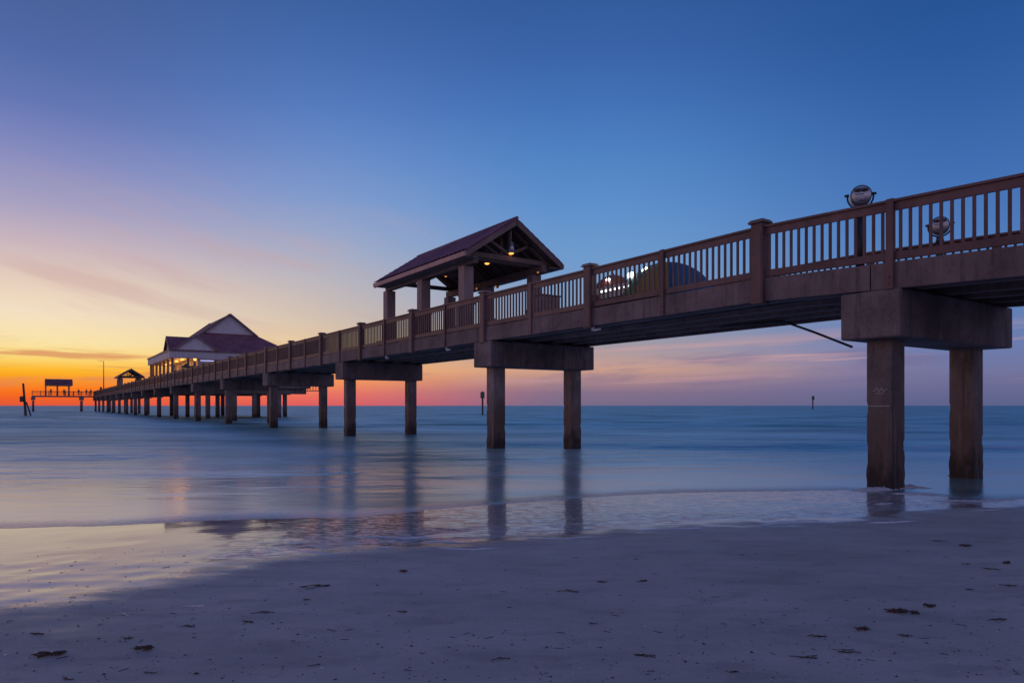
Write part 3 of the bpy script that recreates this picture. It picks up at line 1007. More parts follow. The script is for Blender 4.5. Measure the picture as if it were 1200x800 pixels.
umbrella('rainbow_umbrella', 13.35, 12.45, 4.22, 1.22, 0.92, (R(6), R(-4), 0), ['violet', 'orange', 'red', 'green', 'yellow', 'blue', 'blue', 'green'],
         'open rainbow umbrella with blue and yellow panels resting on the deck behind the railing', 'vendor umbrellas')
umbrella('red_umbrella', 13.1, 14.2, 4.15, 0.78, 0.92, (R(-4), R(4), 0), ['red', 'orange', 'red', 'teal', 'red', 'orange', 'red', 'red'],
         'open red and orange umbrella with teal edge resting behind the railing near a capped post', 'vendor umbrellas')
o = empty('vendor_table', P(12.75, 13.2, 3.97), PHI)
tag(o, 'folding table with white cloth and lamps standing close behind the railing', 'table')
mb = MB()
mb.box(-0.3, 0.3, -0.95, 0.95, 0.60, 0.63, 0.006)
mb.build('table_top', M['white_metal'], o)
mb = MB()
mb.box(-0.315, 0.315, -0.97, 0.97, 0.632, 0.64)
mb.box(-0.322, -0.316, -0.97, 0.97, 0.34, 0.64)
mb.build('tablecloth', M['cloth'], o)
for x in (-0.22, 0.22):
    for y in (-0.85, 0.85):
        mb = MB()
        mb.tube((x, y, 0), (x, y, 0.6), 0.016, 0.016, 8)
        mb.build('leg', M['steel'], o)
for (s, z, lab) in ((13.98, 4.86, 'dim white stall lamp on the table, beside the red umbrella'),
                    (13.1, 4.84, 'bright white stall lamp in the middle of the vendor table'),
                    (12.58, 4.87, 'brightest white stall lamp, on the table end by the rainbow umbrella')):
    o = empty('stall_lamp', P(12.72, s, 4.61), PHI)
    tag(o, lab, 'lamp', 'lamps on the vendor table')
    hz_ = z - 4.61
    rb_ = 0.095 if s < 13.5 else 0.055
    mb = MB()
    mb.tube((0, 0, 0), (0, 0, 0.02), 0.06, 0.055, 16)
    mb.tube((0, 0, 0.02), (0, 0, hz_), 0.012, 0.012, 8)
    mb.build('stand', M['dark_metal'], o)
    mb = MB()
    mb.ball((-0.02, 0, hz_), rb_)
    mb.build('bulb', M['white_glow'], o)
    mb = MB()
    mb.tube((0.0, 0, hz_), (0.07, 0, hz_), rb_ * 1.25, rb_ * 0.6, 16)
    mb.build('reflector', M['steel'], o)
o = empty('light_strip', P(12.42, 13.2, 4.50), PHI)
tag(o, 'white glowing light strip along the front edge of the vendor table', 'light strip')
mb = MB()
mb.box(-0.015, 0.0, -0.74, 0.74, -0.045, 0.045, 0.004)
mb.build('housing', M['white_metal'], o)
for q in np.linspace(-0.7, 0.7, 9):
    mb = MB()
    mb.ball((-0.022, q, 0.0), 0.028 + 0.012 * rnd.random(), 0.5, 1.3, 1, 10)
    mb.build('led', M['strip_glow'], o)

# ------------------------------------------------------------------ the pavilion out on the pier
pav = empty('pavilion_building', P(19.7, 97.0, 3.97), PHI)
tag(pav, 'pale gabled pavilion with purple hipped roof and lit porch on the pier', 'building')
ZB, ZT = 2.95, 3.88
UA, UB, VA, VB = -7.3, 7.3, -9.8, 9.0
mb = MB()
mb.box(-7.6, 8.0, -12.6, 12.4, -0.42, -0.02)
mb.build('platform', M['underdeck'], pav)
for (l, s) in ((21.3, 85.5), (23.4, 92), (24.2, 85.5), (26.8, 92), (22, 99), (27, 99), (22, 106), (27, 106), (18.5, 92), (18.5, 106)):
    place(pile_proto, 'pile', pav, Vector((l - 19.7, s - 97.0, -3.97 + 0.8)))
for s in (85.5, 92, 99, 106):
    mb = MB()
    mb.box(-3.3, 7.7, s - 97 - 0.45, s - 97 + 0.45, -1.1, -0.43, 0.02)
    mb.build('pile_cap', M['underdeck'], pav)
mb = MB()
mb.box(7.9, 8.0, -12.5, 12.3, 0.9, 1.02)
for v in np.arange(-12.4, 12.3, 1.55):
    mb.box(7.9, 8.0, v - 0.05, v + 0.05, -0.02, 1.1)
for v in np.arange(-12.4, 12.2, 0.2):
    mb.box(7.93, 7.97, v - 0.02, v + 0.02, 0.1, 0.9)
mb.box(-3, 8.0, -12.6, -12.5, 0.9, 1.02)
for u in np.arange(-3, 8, 0.2):
    mb.box(u - 0.02, u + 0.02, -12.57, -12.53, 0.0, 0.9)
mb.build('platform_railing', M['rail'], pav)
# low service landing hanging on the seaward platform corner
mb = MB()
mb.box(6.6, 9.4, -13.6, -12.7, -0.75, -0.68)
for u in np.arange(6.6, 9.5, 0.35):
    mb.box(u - 0.03, u + 0.03, -13.6, -13.54, -0.75, 0.2)
mb.box(6.6, 9.4, -13.6, -13.54, 0.16, 0.22)
mb.build('service_landing', M['dark_metal'], pav)

E_lf, E_rf, E_lb, E_rb = (UA, VA, ZT), (UB, VA, ZT), (UA, VB, ZT), (UB, VB, ZT)
gf, gb, gz, ga, gw = -6.0, 5.2, 6.4, 8.83, 3.1
Glf, Grf, Glb, Grb = (-gw, gf, gz), (gw, gf, gz), (-gw, gb, gz), (gw, gb, gz)
Af, Ab = (0, gf - 0.35, ga), (0, gb + 0.35, ga)
mb = MB()
mb.slab([E_lf, E_rf, Grf, Glf], 0.12)
mb.slab([E_lb, Glb, Grb, E_rb], 0.12)
mb.slab([E_lf, Glf, Glb, E_lb], 0.12)
mb.slab([E_rf, E_rb, Grb, Grf], 0.12)
mb.slab([(-gw - 0.15, gf - 0.35, gz - 0.1), Af, Ab, (-gw - 0.15, gb + 0.35, gz - 0.1)], 0.12)
mb.slab([(gw + 0.15, gf - 0.35, gz - 0.1), (gw + 0.15, gb + 0.35, gz - 0.1), Ab, Af], 0.12)
rf = mb.build('roof', M['pav_roof'], pav)
for q, yv_ in ((-1, gf), (1, gb)):
    mb = MB()
    mb.poly([(-gw, yv_, gz - 0.05), (gw, yv_, gz - 0.05), (0, yv_, ga - 0.12), (-gw, yv_ - q * 0.2, gz - 0.05), (gw, yv_ - q * 0.2, gz - 0.05), (0, yv_ - q * 0.2, ga - 0.12)],
            [[0, 1, 2], [5, 4, 3], [0, 3, 4, 1], [1, 4, 5, 2], [2, 5, 3, 0]])
    mb.build('gable_wall', M['pav_wall'], rf)
    for sg in (-1, 1):
        mb = MB()
        mb.bar((sg * (gw + 0.2), yv_ + q * 0.37, gz - 0.2), (0, yv_ + q * 0.37, ga - 0.02), 0.06, 0.22)
        mb.build('rake_board', M['pav_trim'], rf)
# fascia band round the eaves
mb = MB()
mb.box(UA, UB, VA, VA + 0.25, ZB, ZT - 0.05)
mb.box(UA, UB, VB - 0.25, VB, ZB, ZT - 0.05)
mb.box(UA, UA + 0.25, VA + 0.252, VB - 0.252, ZB, ZT - 0.05)
mb.box(UB - 0.25, UB, VA + 0.252, VB - 0.252, ZB, ZT - 0.05)
mb.build('eave_fascia', M['pav_wall'], pav)
mb = MB()
for y0, y1 in ((VA - 0.08, VA - 0.002), (VB + 0.002, VB + 0.08)):
    mb.box(UA - 0.08, UB + 0.08, y0, y1, ZT - 0.16, ZT + 0.02)
for x0, x1 in ((UA - 0.08, UA - 0.002), (UB + 0.002, UB + 0.08)):
    mb.box(x0, x1, VA, VB, ZT - 0.16, ZT + 0.02)
mb.build('gutter', M['pav_trim'], pav)
mb = MB()
mb.box(UA + 0.26, UB - 0.26, VA + 0.26, VB - 0.26, ZB + 0.02, ZB + 0.1)
mb.build('porch_ceiling', M['pav_wall'], pav)


def dormer(axis, c_, f0, b0, hw, z0, z1, name):
    """small gable: axis 'y' faces the shore, axis 'x' faces left"""
    T = (lambda a_, b_, z: (a_, b_, z)) if axis == 'y' else (lambda a_, b_, z: (b_, a_, z))
    o_ = MB()
    for sg in (-1, 1):
        o_.slab([T(c_ + sg * (hw + 0.15), f0 - 0.25, z0), T(c_, f0 - 0.25, z1), T(c_, b0, z1), T(c_ + sg * (hw + 0.15), b0, z0)], 0.1)
    r_ = o_.build('gable_roof', M['pav_roof'], pav)
    o_ = MB()
    o_.poly([T(c_ - hw, f0, z0 - 0.05), T(c_ + hw, f0, z0 - 0.05), T(c_, f0, z1 - 0.1), T(c_ - hw, f0 + 0.2, z0 - 0.05), T(c_ + hw, f0 + 0.2, z0 - 0.05), T(c_, f0 + 0.2, z1 - 0.1)],
            [[0, 1, 2], [5, 4, 3], [0, 3, 4, 1], [1, 4, 5, 2], [2, 5, 3, 0]])
    o_.build('gable_wall', M['pav_wall'], r_)
    for sg in (-1, 1):
        o_ = MB()
        o_.bar(T(c_ + sg * (hw + 0.15), f0 - 0.28, z0 - 0.08), T(c_, f0 - 0.28, z1 - 0.05), 0.06, 0.2)
        o_.build('rake_board', M['pav_trim'], r_)


dormer('y', -4.5, VA + 0.1, -5.2, 2.4, 3.9, 5.65, 'front')
dormer('x', -3.5, -6.5, -3.6, 1.9, 4.35, 5.95, 'side')
# enclosed room under the roof with lit openings, and porch columns
mb = MB()
mb.box(-4.2, 6.9, -9.0, 8.4, 0.0, ZB)
bw = mb.build('wall', M['pav_wall'], pav)
for v in (-7.2, -4.4, -1.6, 1.2, 4.0, 6.8):
    mb = MB()
    mb.box(-4.26, -4.21, v - 0.8, v + 0.8, 0.9, 2.3)
    fr_ = mb.build('window', M['pav_trim'], bw)
    mb = MB()
    mb.box(-4.275, -4.262, v - 0.7, v + 0.7, 1.0, 2.2)
    mb.build('pane', M['window_glow'], fr_)
for u in (-2.4, 1.2, 4.8):
    mb = MB()
    mb.box(u - 0.8, u + 0.8, -9.06, -9.01, 0.9, 2.2)
    fr_ = mb.build('window', M['pav_trim'], bw)
    mb = MB()
    mb.box(u - 0.7, u + 0.7, -9.075, -9.062, 1.0, 2.1)
    mb.build('pane', M['dark_plastic'], fr_)
colp = None
for (u, v) in ((-6.95, -9.4), (-6.95, -6.2), (-6.95, -3.0), (-6.95, 0.2), (-6.95, 3.4), (-6.95, 6.6), (-6.95, 8.6), (-5.3, -9.4), (-4.6, -9.4)):
    if colp is None:
        mb = MB()
        mb.box(-0.13, 0.13, -0.13, 0.13, 0, ZB - 0.01, 0.01)
        colp = mb.build('column', M['pav_trim'], pav, (u, v, 0))
    else:
        place(colp, 'column', pav, (u, v, 0))
mb = MB()
mb.tube((-3.9, -9.12, 2.78), (0.2, -9.12, 2.78), 0.03, 0.03, 10)
mb.build('tube_light', M['tube_glow'], pav)
mb = MB()
mb.ball((-4.6, -9.62, 2.86), 0.16)
mb.build('porch_bulb', M['hot_glow'], pav)
for v in (-7.5, -3.5, 0.5, 5.0):
    mb = MB()
    mb.tube((-5.6, v, 2.86), (-5.6, v, 2.965), 0.2, 0.16, 14)
    mb.build('ceiling_lamp', M['hot_glow'], pav)
    ld = bpy.data.lights.new('porch_light', 'POINT')
    ld.energy = 60
    ld.color = (1.0, 0.42, 0.06)
    ld.shadow_soft_size = 0.2
    lo = bpy.data.objects.new('porch_light', ld)
    COL.objects.link(lo)
    lo.parent = pav
    lo.location = (-5.6, v, 2.6)

# market umbrella by the pavilion
o = empty('market_umbrella', P(13.3, 82.0, 3.97), PHI)
tag(o, 'dark market umbrella standing on the walkway in front of the lit pavilion porch', 'umbrella')
mb = MB()
mb.tube((0, 0, 1.6), (0, 0, 2.05), 0.6, 0.05, 10)
mb.build('canopy', M['dark_plastic'], o)
mb = MB()
mb.tube((0, 0, 0), (0, 0, 1.55), 0.025, 0.025, 8)
mb.tube((0, 0, 0), (0, 0, 0.08), 0.25, 0.22, 14)
mb.build('pole', M['dark_metal'], o)

# tall light pole near the pier end
o = empty('light_pole', P(12.4, 182.4, 3.97), PHI)
tag(o, 'tall thin light pole rising from the far end of the pier', 'light pole')
mb = MB()
mb.tube((0, 0, 0), (0, 0, 7.6), 0.12, 0.06, 12)
mb.build('mast', M['dark_metal'], o)
mb = MB()
mb.bar((0, 0, 7.55), (-1.2, 0, 7.65), 0.06, 0.06)
mb.build('arm', M['dark_metal'], o)
mb = MB()
mb.box(-0.75, -0.35, -0.18, 0.18, 1.0, 1.7, 0.02)
mb.bar((-0.4, 0, 1.3), (0, 0, 1.3), 0.05, 0.05)
mb.build('lamp_box', M['dark_metal'], o)

# ------------------------------------------------------------------ cross platform at the sea end
HL, HS = 5.4, 211.6
head = empty('pier_head', P(HL, HS, 0), PHI)
tag(head, 'low cross platform with railing at the sea end of the pier', 'platform')
HA, HB = -1.2 - HL, 11.95 - HL


def hb(x0, x1, y0, y1, z0, z1, name, mat_):
    b_ = MB()
    b_.box(x0, x1, y0, y1, z0, z1, 0.01)
    return b_.build(name, mat_, head)


hb(HA, HB, -2.0, 2.0, 3.62, 3.97, 'deck', M['underdeck'])
for x in (-0.9 - HL, 9.4 - HL):
    hb(x - 0.45, x + 0.45, -2.1, 2.1, 2.85, 3.61, 'pile_cap', M['underdeck'])
    for y in (-1.6, 1.6):
        place(pile_proto, 'pile', head, Vector((x, y, 0)))
for y in (-1.95, 1.95):
    hb(HA, HB, y - 0.05, y + 0.05, 4.93, 5.06, 'rail', M['rail'])
    hb(HA, HB, y - 0.04, y + 0.04, 4.45, 4.53, 'rail', M['rail'])
    for x in np.arange(HA + 0.08, HB, 1.75):
        hb(x - 0.06, x + 0.06, y - 0.07, y + 0.07, 3.97, 5.2, 'rail_post', M['rail'])
T_shelter = copy_tree(shelter)
T_shelter.location = P(4.4, HS, 3.97)
T_shelter.rotation_euler = (0, 0, PHI + R(90))
T_shelter.scale = (1, 0.76, 1)
T_shelter['label'] = 'shelter with roof seen side-on against the orange sky, on the cross platform'

# people standing along the cross platform
def skin_mesh(name, joints, edges, mat_, parent):
    me = bpy.data.meshes.new(name)
    me.from_pydata([j[0] for j in joints], edges, [])
    o_ = bpy.data.objects.new(name, me)
    COL.objects.link(o_)
    md = o_.modifiers.new('s', 'SKIN')
    for sv, j in zip(me.skin_vertices[0].data, joints):
        sv.radius = (j[1], j[1] if len(j) < 3 else j[2])
    me.skin_vertices[0].data[0].use_root = True
    sb = o_.modifiers.new('d', 'SUBSURF')
    sb.levels = 1
    dg = bpy.context.evaluated_depsgraph_get()
    nm = bpy.data.meshes.new_from_object(o_.evaluated_get(dg))
    o_.modifiers.clear()
    o_.data = nm
    nm.materials.clear()
    nm.materials.append(mat_)
    for p_ in nm.polygons:
        p_.use_smooth = True
    o_.parent = parent
    return o_


def person(loc, rz, label, shirt):
    o_ = empty('person', loc, rz)
    tag(o_, label, 'person', 'people on the cross platform')
    J = [((0, 0, 0.95), .13, .10), ((0, 0.01, 1.2), .13, .10), ((0, 0.0, 1.42), .12, .09), ((0, 0.01, 1.53), .052), ((0, 0.015, 1.60), .075), ((0, 0.02, 1.68), .085), ((0, 0.015, 1.75), .06),
         ((.19, 0, 1.40), .055), ((.24, .04, 1.12), .045), ((.17, .24, 1.02), .035), ((.15, .32, 1.03), .035),
         ((-.19, 0, 1.40), .055), ((-.24, .04, 1.12), .045), ((-.17, .24, 1.02), .035), ((-.15, .32, 1.03), .035),
         ((.1, 0, .88), .09), ((.11, .02, .5), .065), ((.12, -.01, .08), .045), ((.13, .14, .035), .04),
         ((-.1, 0, .88), .09), ((-.11, .02, .5), .065), ((-.12, -.01, .08), .045), ((-.13, .14, .035), .04)]
    E2 = [(0, 1), (1, 2), (2, 3), (3, 4), (4, 5), (5, 6), (2, 7), (7, 8), (8, 9), (9, 10), (2, 11), (11, 12), (12, 13), (13, 14), (0, 15), (15, 16), (16, 17), (17, 18), (0, 19), (19, 20), (20, 21), (21, 22)]
    skin_mesh('body', J, E2, M['skin'], o_)
    k = 1.16
    S_ = [((0, 0, 0.92), .13 * k, .10 * k), ((0, 0.01, 1.2), .13 * k, .10 * k), ((0, 0, 1.42), .12 * k, .09 * k), ((.19, 0, 1.40), .07), ((.235, .04, 1.14), .058), ((-.19, 0, 1.40), .07), ((-.235, .04, 1.14), .058)]
    skin_mesh('shirt', S_, [(0, 1), (1, 2), (2, 3), (3, 4), (2, 5), (5, 6)], shirt, o_)
    T_ = [((0, 0, .94), .135, .112), ((.1, 0, .86), .105), ((.11, .02, .5), .08), ((.12, -.01, .1), .062), ((-.1, 0, .86), .105), ((-.11, .02, .5), .08), ((-.12, -.01, .1), .062)]
    skin_mesh('trousers', T_, [(0, 1), (1, 2), (2, 3), (0, 4), (4, 5), (5, 6)], M['trousers'], o_)
    mb_ = MB()
    mb_.ball((0, 0.0, 1.70), 0.103, 0.9, 1.0, 1.0)
    mb_.build('hair', M['hair'], o_)
    mb_ = MB()
    mb_.ball((0, 0.115, 1.66), 0.018, 0.8, 1, 1.3, 8)
    mb_.build('nose', M['skin'], o_)
    return o_


for k, (px, rz, lab) in enumerate(((60.5, 200, 'person in dark clothes leaning on the rail between the shelter post and platform end'),
                                   (76, 170, 'person in dark clothes standing under the cross-platform shelter, by its middle'),
                                   (93.5, 190, 'person in a maroon shirt standing just pierwards of the cross-platform shelter'),
                                   (103, 160, 'person in dark clothes at the platform rail above open water, alone'),
                                   (108.5, 200, 'person in dark clothes leaning where the cross platform meets the pier'))):
    person(P(5.75 + (px - 77) / 5.55, HS - 1.55, 3.97), PHI + R(rz), lab, M['shirt2'] if k == 2 else M['shirt'])

# ------------------------------------------------------------------ lone things in the water
bx, by = -69.7, 99.6
o = empty('leaning_piling', (bx, by, 0), 0)
tag(o, 'dark leaning old piling with a box and a slanting brace in open water', 'piling')
mb = MB()
mb.tube((0, 0, -1.5), (-0.62, 0.2, 4.65), 0.18, 0.13, 12)
mb.build('post', M['old_pile'], o)
mb = MB()
mb.box(-0.8, -0.35, -0.3, 0.1, 2.0, 2.8, 0.03)
mb.build('marker_box', M['old_pile'], o)
mb = MB()
mb.tube((-0.05, 0.0, 2.0), (0.62, 0.3, -0.6), 0.10, 0.10, 10)
mb.build('brace', M['old_pile'], o)


def marker(px, Yd, ztop, pw, label):
    o_ = empty('channel_marker', ((px - 600) / F * Yd, Yd, 0), 0)
    tag(o_, label, 'channel marker', 'channel markers out at sea')
    b_ = MB()
    b_.tube((0, 0, -1.5), (0, 0, ztop - 0.2), pw, pw * 0.85, 10)
    b_.build('pile', M['old_pile'], o_)
    b_ = MB()
    b_.box(-pw * 2.0, pw * 2.0, -pw - 0.08, -pw - 0.02, ztop - pw * 6, ztop, 0.01)
    b_.box(-pw * 0.7, pw * 0.7, -pw * 0.7, pw * 0.7, ztop - 0.2, ztop + 0.1, 0.01)
    b_.build('sign_board', M['sign_green'], o_)


marker(565.5, 107, 3.55, 0.16, 'channel marker post with a board, just beyond the second pair of pier piles')
marker(952.5, 258, 5.0, 0.24, 'thin lone channel marker far out on the horizon under the near span')

# ------------------------------------------------------------------ foam on the shoreline, weed and shells on the sand
def ground(px, py):
    Yd = EYE * F / (py - 475)
    for _ in range(4):
        xx = (px - 600) / F * Yd
        zz = sand_z(xx, Yd)
        Yd = (EYE - zz) * F / (py - 475)
    return Vector(((px - 600) / F * Yd, Yd, sand_z((px - 600) / F * Yd, Yd)))


SX = np.array([v.co.x for v in sand.data.vertices][:0])
_nx = None


def sand_z(x, y):
    i = min(max(np.searchsorted(GX, x) - 1, 0), len(GX) - 2)
    j = min(max(np.searchsorted(GY, y) - 1, 0), len(GY) - 2)
    fx = (x - GX[i]) / (GX[i + 1] - GX[i])
    fy = (y - GY[j]) / (GY[j + 1] - GY[j])
    return float(GZ[j, i] * (1 - fx) * (1 - fy) + GZ[j, i + 1] * fx * (1 - fy) + GZ[j + 1, i] * (1 - fx) * fy + GZ[j + 1, i + 1] * fx * fy)


GX = grid_axis([(-3000, -400, 650), (-400, -60, 40), (-60, -12, 4), (-12, 12, 0.06), (12, 60, 4), (60, 400, 40), (400, 3000, 650)])
GY = grid_axis([(-600, -40, 80), (-40, 2, 3), (2, 14, 0.05), (14, 40, 2), (40, 400, 45), (400, 9000, 1400)])
GZ = Zs

m, t = new_mat('sea_foam')
g = t.n('ShaderNodeNewGeometry').outputs['Position']
nf = t.noise(g, 30, 4, 0.6)
bp = t.n('ShaderNodeBump', Strength=0.5, Distance=0.02, Height=nf)
out(t, t.n('ShaderNodeBsdfPrincipled', Base_Color=t.mix(nf, (0.5, 0.45, 0.46, 1), (0.75, 0.70, 0.71, 1)), Roughness=0.6, Normal=bp.outputs[0]))
M['foam'] = m


def foam_strip(mbx, pts, wid, hgt, seed):
    rs = random.Random(seed)
    P3 = [ground(*p_) for p_ in pts]
    fine_ = []
    for a_, b_ in zip(P3[:-1], P3[1:]):
        n_ = max(2, int((b_ - a_).length / 0.04))
        fine_ += [a_.lerp(b_, i / n_) for i in range(n_)]
    n_ = len(fine_)
    vs, fs = [], []
    K = 7
    for i, p_ in enumerate(fine_):
        end = min(1, min(i, n_ - 1 - i) / (n_ * 0.2 + 1))
        wv = wid * end * (0.55 + 0.9 * abs(noise.noise(Vector((p_.x * 2.2, seed, 0))))) * (0.7 + 0.6 * rs.random())
        cy = 0.10 * noise.noise(Vector((p_.x * 1.4, seed * 3.1, 0)))
        for j in range(K):
            q = j / (K - 1) * 2 - 1
            xx, yy = p_.x, p_.y + cy + q * wv
            bz = max(sand_z(xx, yy), 0.0)
            vs.append((xx, yy, bz - 0.004 + (hgt * end + 0.003) * (1 - q * q) * (0.6 + 0.8 * rs.random())))
    for i in range(n_ - 1):
        for j in range(K - 1):
            a_ = i * K + j
            fs.append([a_, a_ + 1, a_ + K + 1, a_ + K])
    mbx.poly(vs, fs, 0, True)


mb = MB()
for i, (pts, wd, hg) in enumerate((
        ([(880, 616), (915, 613), (955, 611), (990, 612)], 0.07, 0.016), ([(1010, 613), (1050, 612), (1080, 610)], 0.05, 0.014),
        ([(995, 575), (1030, 574), (1062, 573), (1100, 575)], 0.22, 0.045), ([(1040, 578), (1075, 579), (1110, 580)], 0.10, 0.02), ([(420, 627), (470, 630), (520, 628)], 0.03, 0.007), ([(600, 630), (660, 631), (720, 626)], 0.028, 0.007), ([(350, 645), (400, 649)], 0.03, 0.007), ([(730, 622), (790, 619), (850, 618)], 0.04, 0.009), ([(1020, 590), (1050, 589)], 0.08, 0.012),
        ([(1085, 588), (1120, 586), (1160, 587), (1200, 583)], 0.09, 0.014), ([(1105, 563), (1150, 562)], 0.15, 0.022),
        ([(1130, 598), (1180, 597)], 0.05, 0.010), ([(490, 634), (530, 635), (560, 638)], 0.035, 0.008), ([(505, 642), (555, 644), (600, 641)], 0.03, 0.008),
        ([(440, 640), (470, 641)], 0.03, 0.007), ([(215, 658), (232, 657)], 0.02, 0.006), ([(560, 530), (590, 531)], 0.14, 0.012), ([(655, 526), (690, 526)], 0.14, 0.012),
        ([(330, 634), (365, 636)], 0.03, 0.007))):
    foam_strip(mb, pts, wd, hg, i + 1)
fo = mb.build('shore_foam', M['foam'])
tag(fo, 'thin pale foam along the water edge and round the near piles', 'foam', kind='stuff')


def strand(px, py, wpx, kind, label):
    c_ = ground(px, py)
    size = wpx / F * c_.y
    o_ = empty('seaweed_scrap' if kind != 'shell' else 'shell_patch', c_, rnd.uniform(-0.25, 0.25))
    tag(o_, label, 'seaweed' if kind != 'shell' else 'shell', 'seaweed scraps on the sand' if kind != 'shell' else None)
    n_ = {'clump': 15, 'twig': 2, 'wisp': 2, 'shell': 0}[kind]
    if kind == 'shell':
        b_ = MB()
        pts = [Vector(((q / 8 - 0.5) * size, 0.02 * math.sin(q * 0.6) + 0.05 * size * (q / 4 - 1) ** 2, 0.003)) for q in range(9)]
        for q in range(8):
            b_.tube(pts[q], pts[q + 1], 0.0015 + 0.005 * math.sin(math.pi * q / 8), 0.0015 + 0.005 * math.sin(math.pi * (q + 1) / 8), 8)
        b_.ball((size * 0.2, 0.03, 0.003), size / 9, 1, 0.6, 0.25, 10)
        b_.build('shell', M['shell'], o_)
        return
    for part, mt in (('stem', M['weed']), ('frond', M['weed_red'] if kind == 'clump' else M['weed'])):
        b_ = MB()
        for k in range(n_ if part == 'frond' else 2):
            L_ = size * rnd.uniform(0.3, 0.65 if kind == 'clump' else 0.9) * (1 if part == 'stem' else 0.6)
            th = rnd.gauss(0, 0.7 if kind == 'clump' else 0.35)
            cx_, cy_ = rnd.uniform(-.25, .25) * size, rnd.uniform(-.10, .10) * size
            pts = []
            for q in range(5):
                u = (q / 4 - 0.5) * L_
                pts.append(Vector((cx_ + u * math.cos(th), cy_ + u * math.sin(th) + rnd.uniform(-.06, .06) * L_, 0.002 + 0.008 * rnd.random() + (0.013 * rnd.random() if kind == 'clump' else 0))))
            r_ = rnd.uniform(0.0012, 0.0028) * (1.5 if kind == 'clump' else 1)
            b_.path(pts, r_, 5)
        b_.build(part, mt, o_)


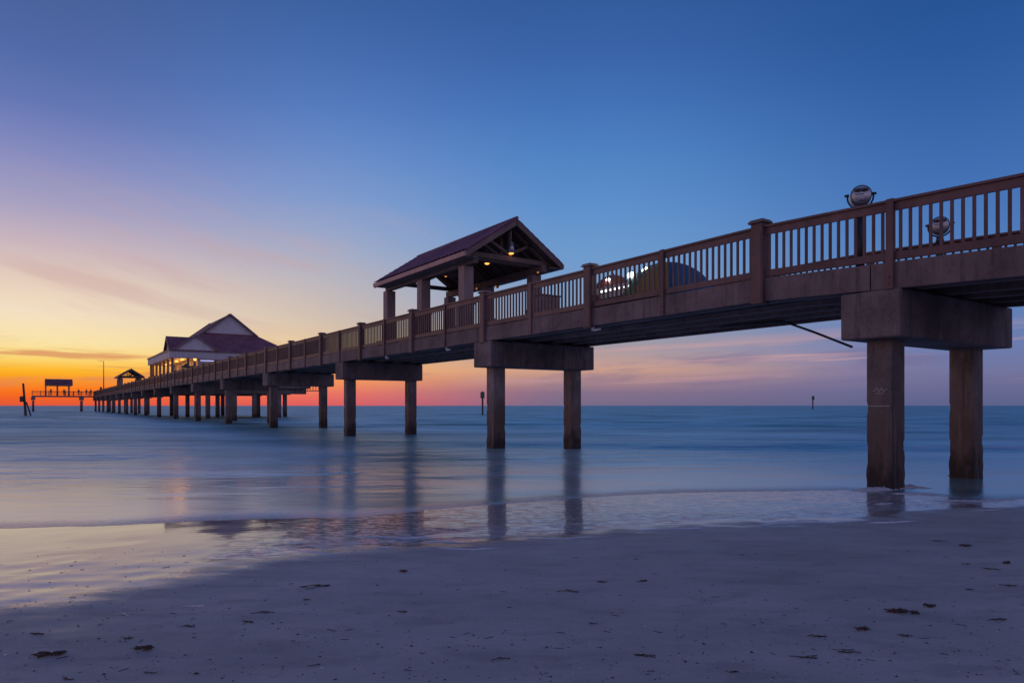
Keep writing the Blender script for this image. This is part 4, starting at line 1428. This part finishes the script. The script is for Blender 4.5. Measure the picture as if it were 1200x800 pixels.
for (px, py, wp, kd, lb) in (
        (1052, 717, 42, 'clump', 'largest reddish brown seaweed clump on the dry sand below the near piles'),
        (1072, 719, 16, 'clump', 'small clump touching the end of the largest seaweed clump'),
        (1090, 711, 18, 'clump', 'rusty scrap just beyond the largest seaweed clump'),
        (1010, 738, 22, 'clump', 'upright reddish tuft nearer the camera than the largest clump'),
        (957, 746, 26, 'twig', 'thin dark twig lying beside the reddish tuft'),
        (992, 763, 34, 'twig', 'long dark twig, upper of the pair near the bottom edge'),
        (950, 771, 36, 'twig', 'long dark twig, lower of the pair near the bottom edge'),
        (755, 768, 30, 'twig', 'crossed dark twigs lying alone near the bottom centre of the beach'),
        (750, 681, 22, 'twig', 'short dark strand with pointed end, below the middle of the bay'),
        (705, 682, 16, 'wisp', 'faint wisp left of the short pointed strand'),
        (667, 693, 26, 'wisp', 'pale brown wisp below the reflection of the second pile pair'),
        (695, 731, 14, 'wisp', 'tiny rusty wisp alone on the middle of the sand'),
        (1130, 640, 20, 'clump', 'reddish scrap below the seaward near pile'),
        (1130, 661, 18, 'twig', 'dark forked scrap below the reddish scrap by the near pile'),
        (1165, 667, 22, 'wisp', 'thin wisp beside the dark forked scrap'),
        (1180, 660, 14, 'clump', 'small rusty scrap at the right edge of the sand'),
        (1137, 691, 18, 'twig', 'thin dark strand halfway between forked scrap and largest clump'),
        (1183, 686, 24, 'twig', 'dark strand at the right edge, above the largest clump'),
        (1100, 634, 22, 'wisp', 'dark wisp lying just shoreward of the foam by the near pile'),
        (1060, 745, 22, 'twig', 'short brown twig directly below the largest seaweed clump'),
        (1165, 726, 28, 'wisp', 'pale wisp right of the largest clump'),
        (860, 788, 18, 'wisp', 'small brown wisp at the bottom edge, right of the crossed twigs'),
        (585, 772, 32, 'twig', 'thick dark twig alone at the bottom, left of the crossed twigs'),
        (472, 670, 14, 'clump', 'small dark clump on damp sand below the rippled film'),
        (375, 687, 46, 'wisp', 'long pale thin strand across the sand below the ripples'),
        (308, 718, 24, 'twig', 'brown twig below the long pale strand'),
        (359, 703, 12, 'wisp', 'short dark wisp just below the long pale strand'),
        (290, 729, 18, 'wisp', 'faint wisp below the brown twig'),
        (225, 734, 26, 'twig', 'curved dark twig below the white shell'),
        (170, 761, 34, 'clump', 'dark tangled weed right of the bottom corner tangle'),
        (150, 748, 18, 'twig', 'short twig above the dark tangled weed'),
        (58, 768, 46, 'clump', 'widest dark tangle of weed in the bottom corner'),
        (42, 743, 22, 'twig', 'two dark strands above the widest tangle'),
        (78, 796, 20, 'twig', 'slanting twig cut off by the bottom edge'),
        (472, 717, 16, 'wisp', 'tiny wisp on the smooth sand in the middle'),
        (228, 711, 34, 'shell', 'pale curved shell scrap alone on the sand below the pool'),
        (145, 720, 18, 'shell', 'smaller pale shell scrap towards the damp corner')):
    strand(px, py, wp, kd, lb)

# countless specks: shell grit and weed crumbs
mb = MB()
b = bmesh.new()
for k in range(1500):
    py = 640 + 158 * rnd.random() ** 0.8
    px = rnd.uniform(-60, 1260)
    if py < 640 + (1200 - px) * 0.03 and px > 500:
        pass
    p_ = ground(px, py)
    r_ = rnd.uniform(0.002, 0.007) * (1.6 if rnd.random() < 0.08 else 1)
    v0 = [b.verts.new((p_.x + r_ * rnd.uniform(.5, 1.6) * math.cos(a_), p_.y + r_ * math.sin(a_), p_.z + 0.001)) for a_ in (0.3, 1.9, 3.4, 5.0)]
    top = b.verts.new((p_.x, p_.y, p_.z + r_ * rnd.uniform(.4, .9)))
    mi_ = 1 if rnd.random() < 0.25 else 0
    for i in range(4):
        f_ = b.faces.new((v0[i], v0[(i + 1) % 4], top))
        f_.material_index = mi_
for k in range(150):
    p_ = ground(rnd.uniform(-40, 1240), 645 + 150 * rnd.random() ** 0.9)
    L_ = 0.006 + 0.035 * rnd.random() ** 2.5
    th = rnd.gauss(0, 0.9)
    wd_ = rnd.uniform(0.0008, 0.0022)
    ux, uy = math.cos(th), math.sin(th)
    q_ = [b.verts.new((p_.x + ux * sa * L_ - uy * sb * wd_, p_.y + uy * sa * L_ + ux * sb * wd_, p_.z + 0.0015)) for sa, sb in ((-1, -1), (1, -1), (1, 1), (-1, 1))]
    tp = [b.verts.new((p_.x + ux * sa * L_ * 0.8, p_.y + uy * sa * L_ * 0.8, p_.z + 0.0045)) for sa in (-1, 1)]
    for f_ in ((q_[0], q_[1], tp[1], tp[0]), (q_[2], q_[3], tp[0], tp[1]), (q_[1], q_[2], tp[1]), (q_[3], q_[0], tp[0])):
        b.faces.new(f_).material_index = 0
me = bpy.data.meshes.new('shell_grit')
b.to_mesh(me)
b.free()
me.materials.append(M['weed'])
me.materials.append(M['shell'])
go = bpy.data.objects.new('shell_grit', me)
COL.objects.link(go)
tag(go, 'fine dark weed crumbs and shell grit scattered over the sand', 'grit', kind='stuff')
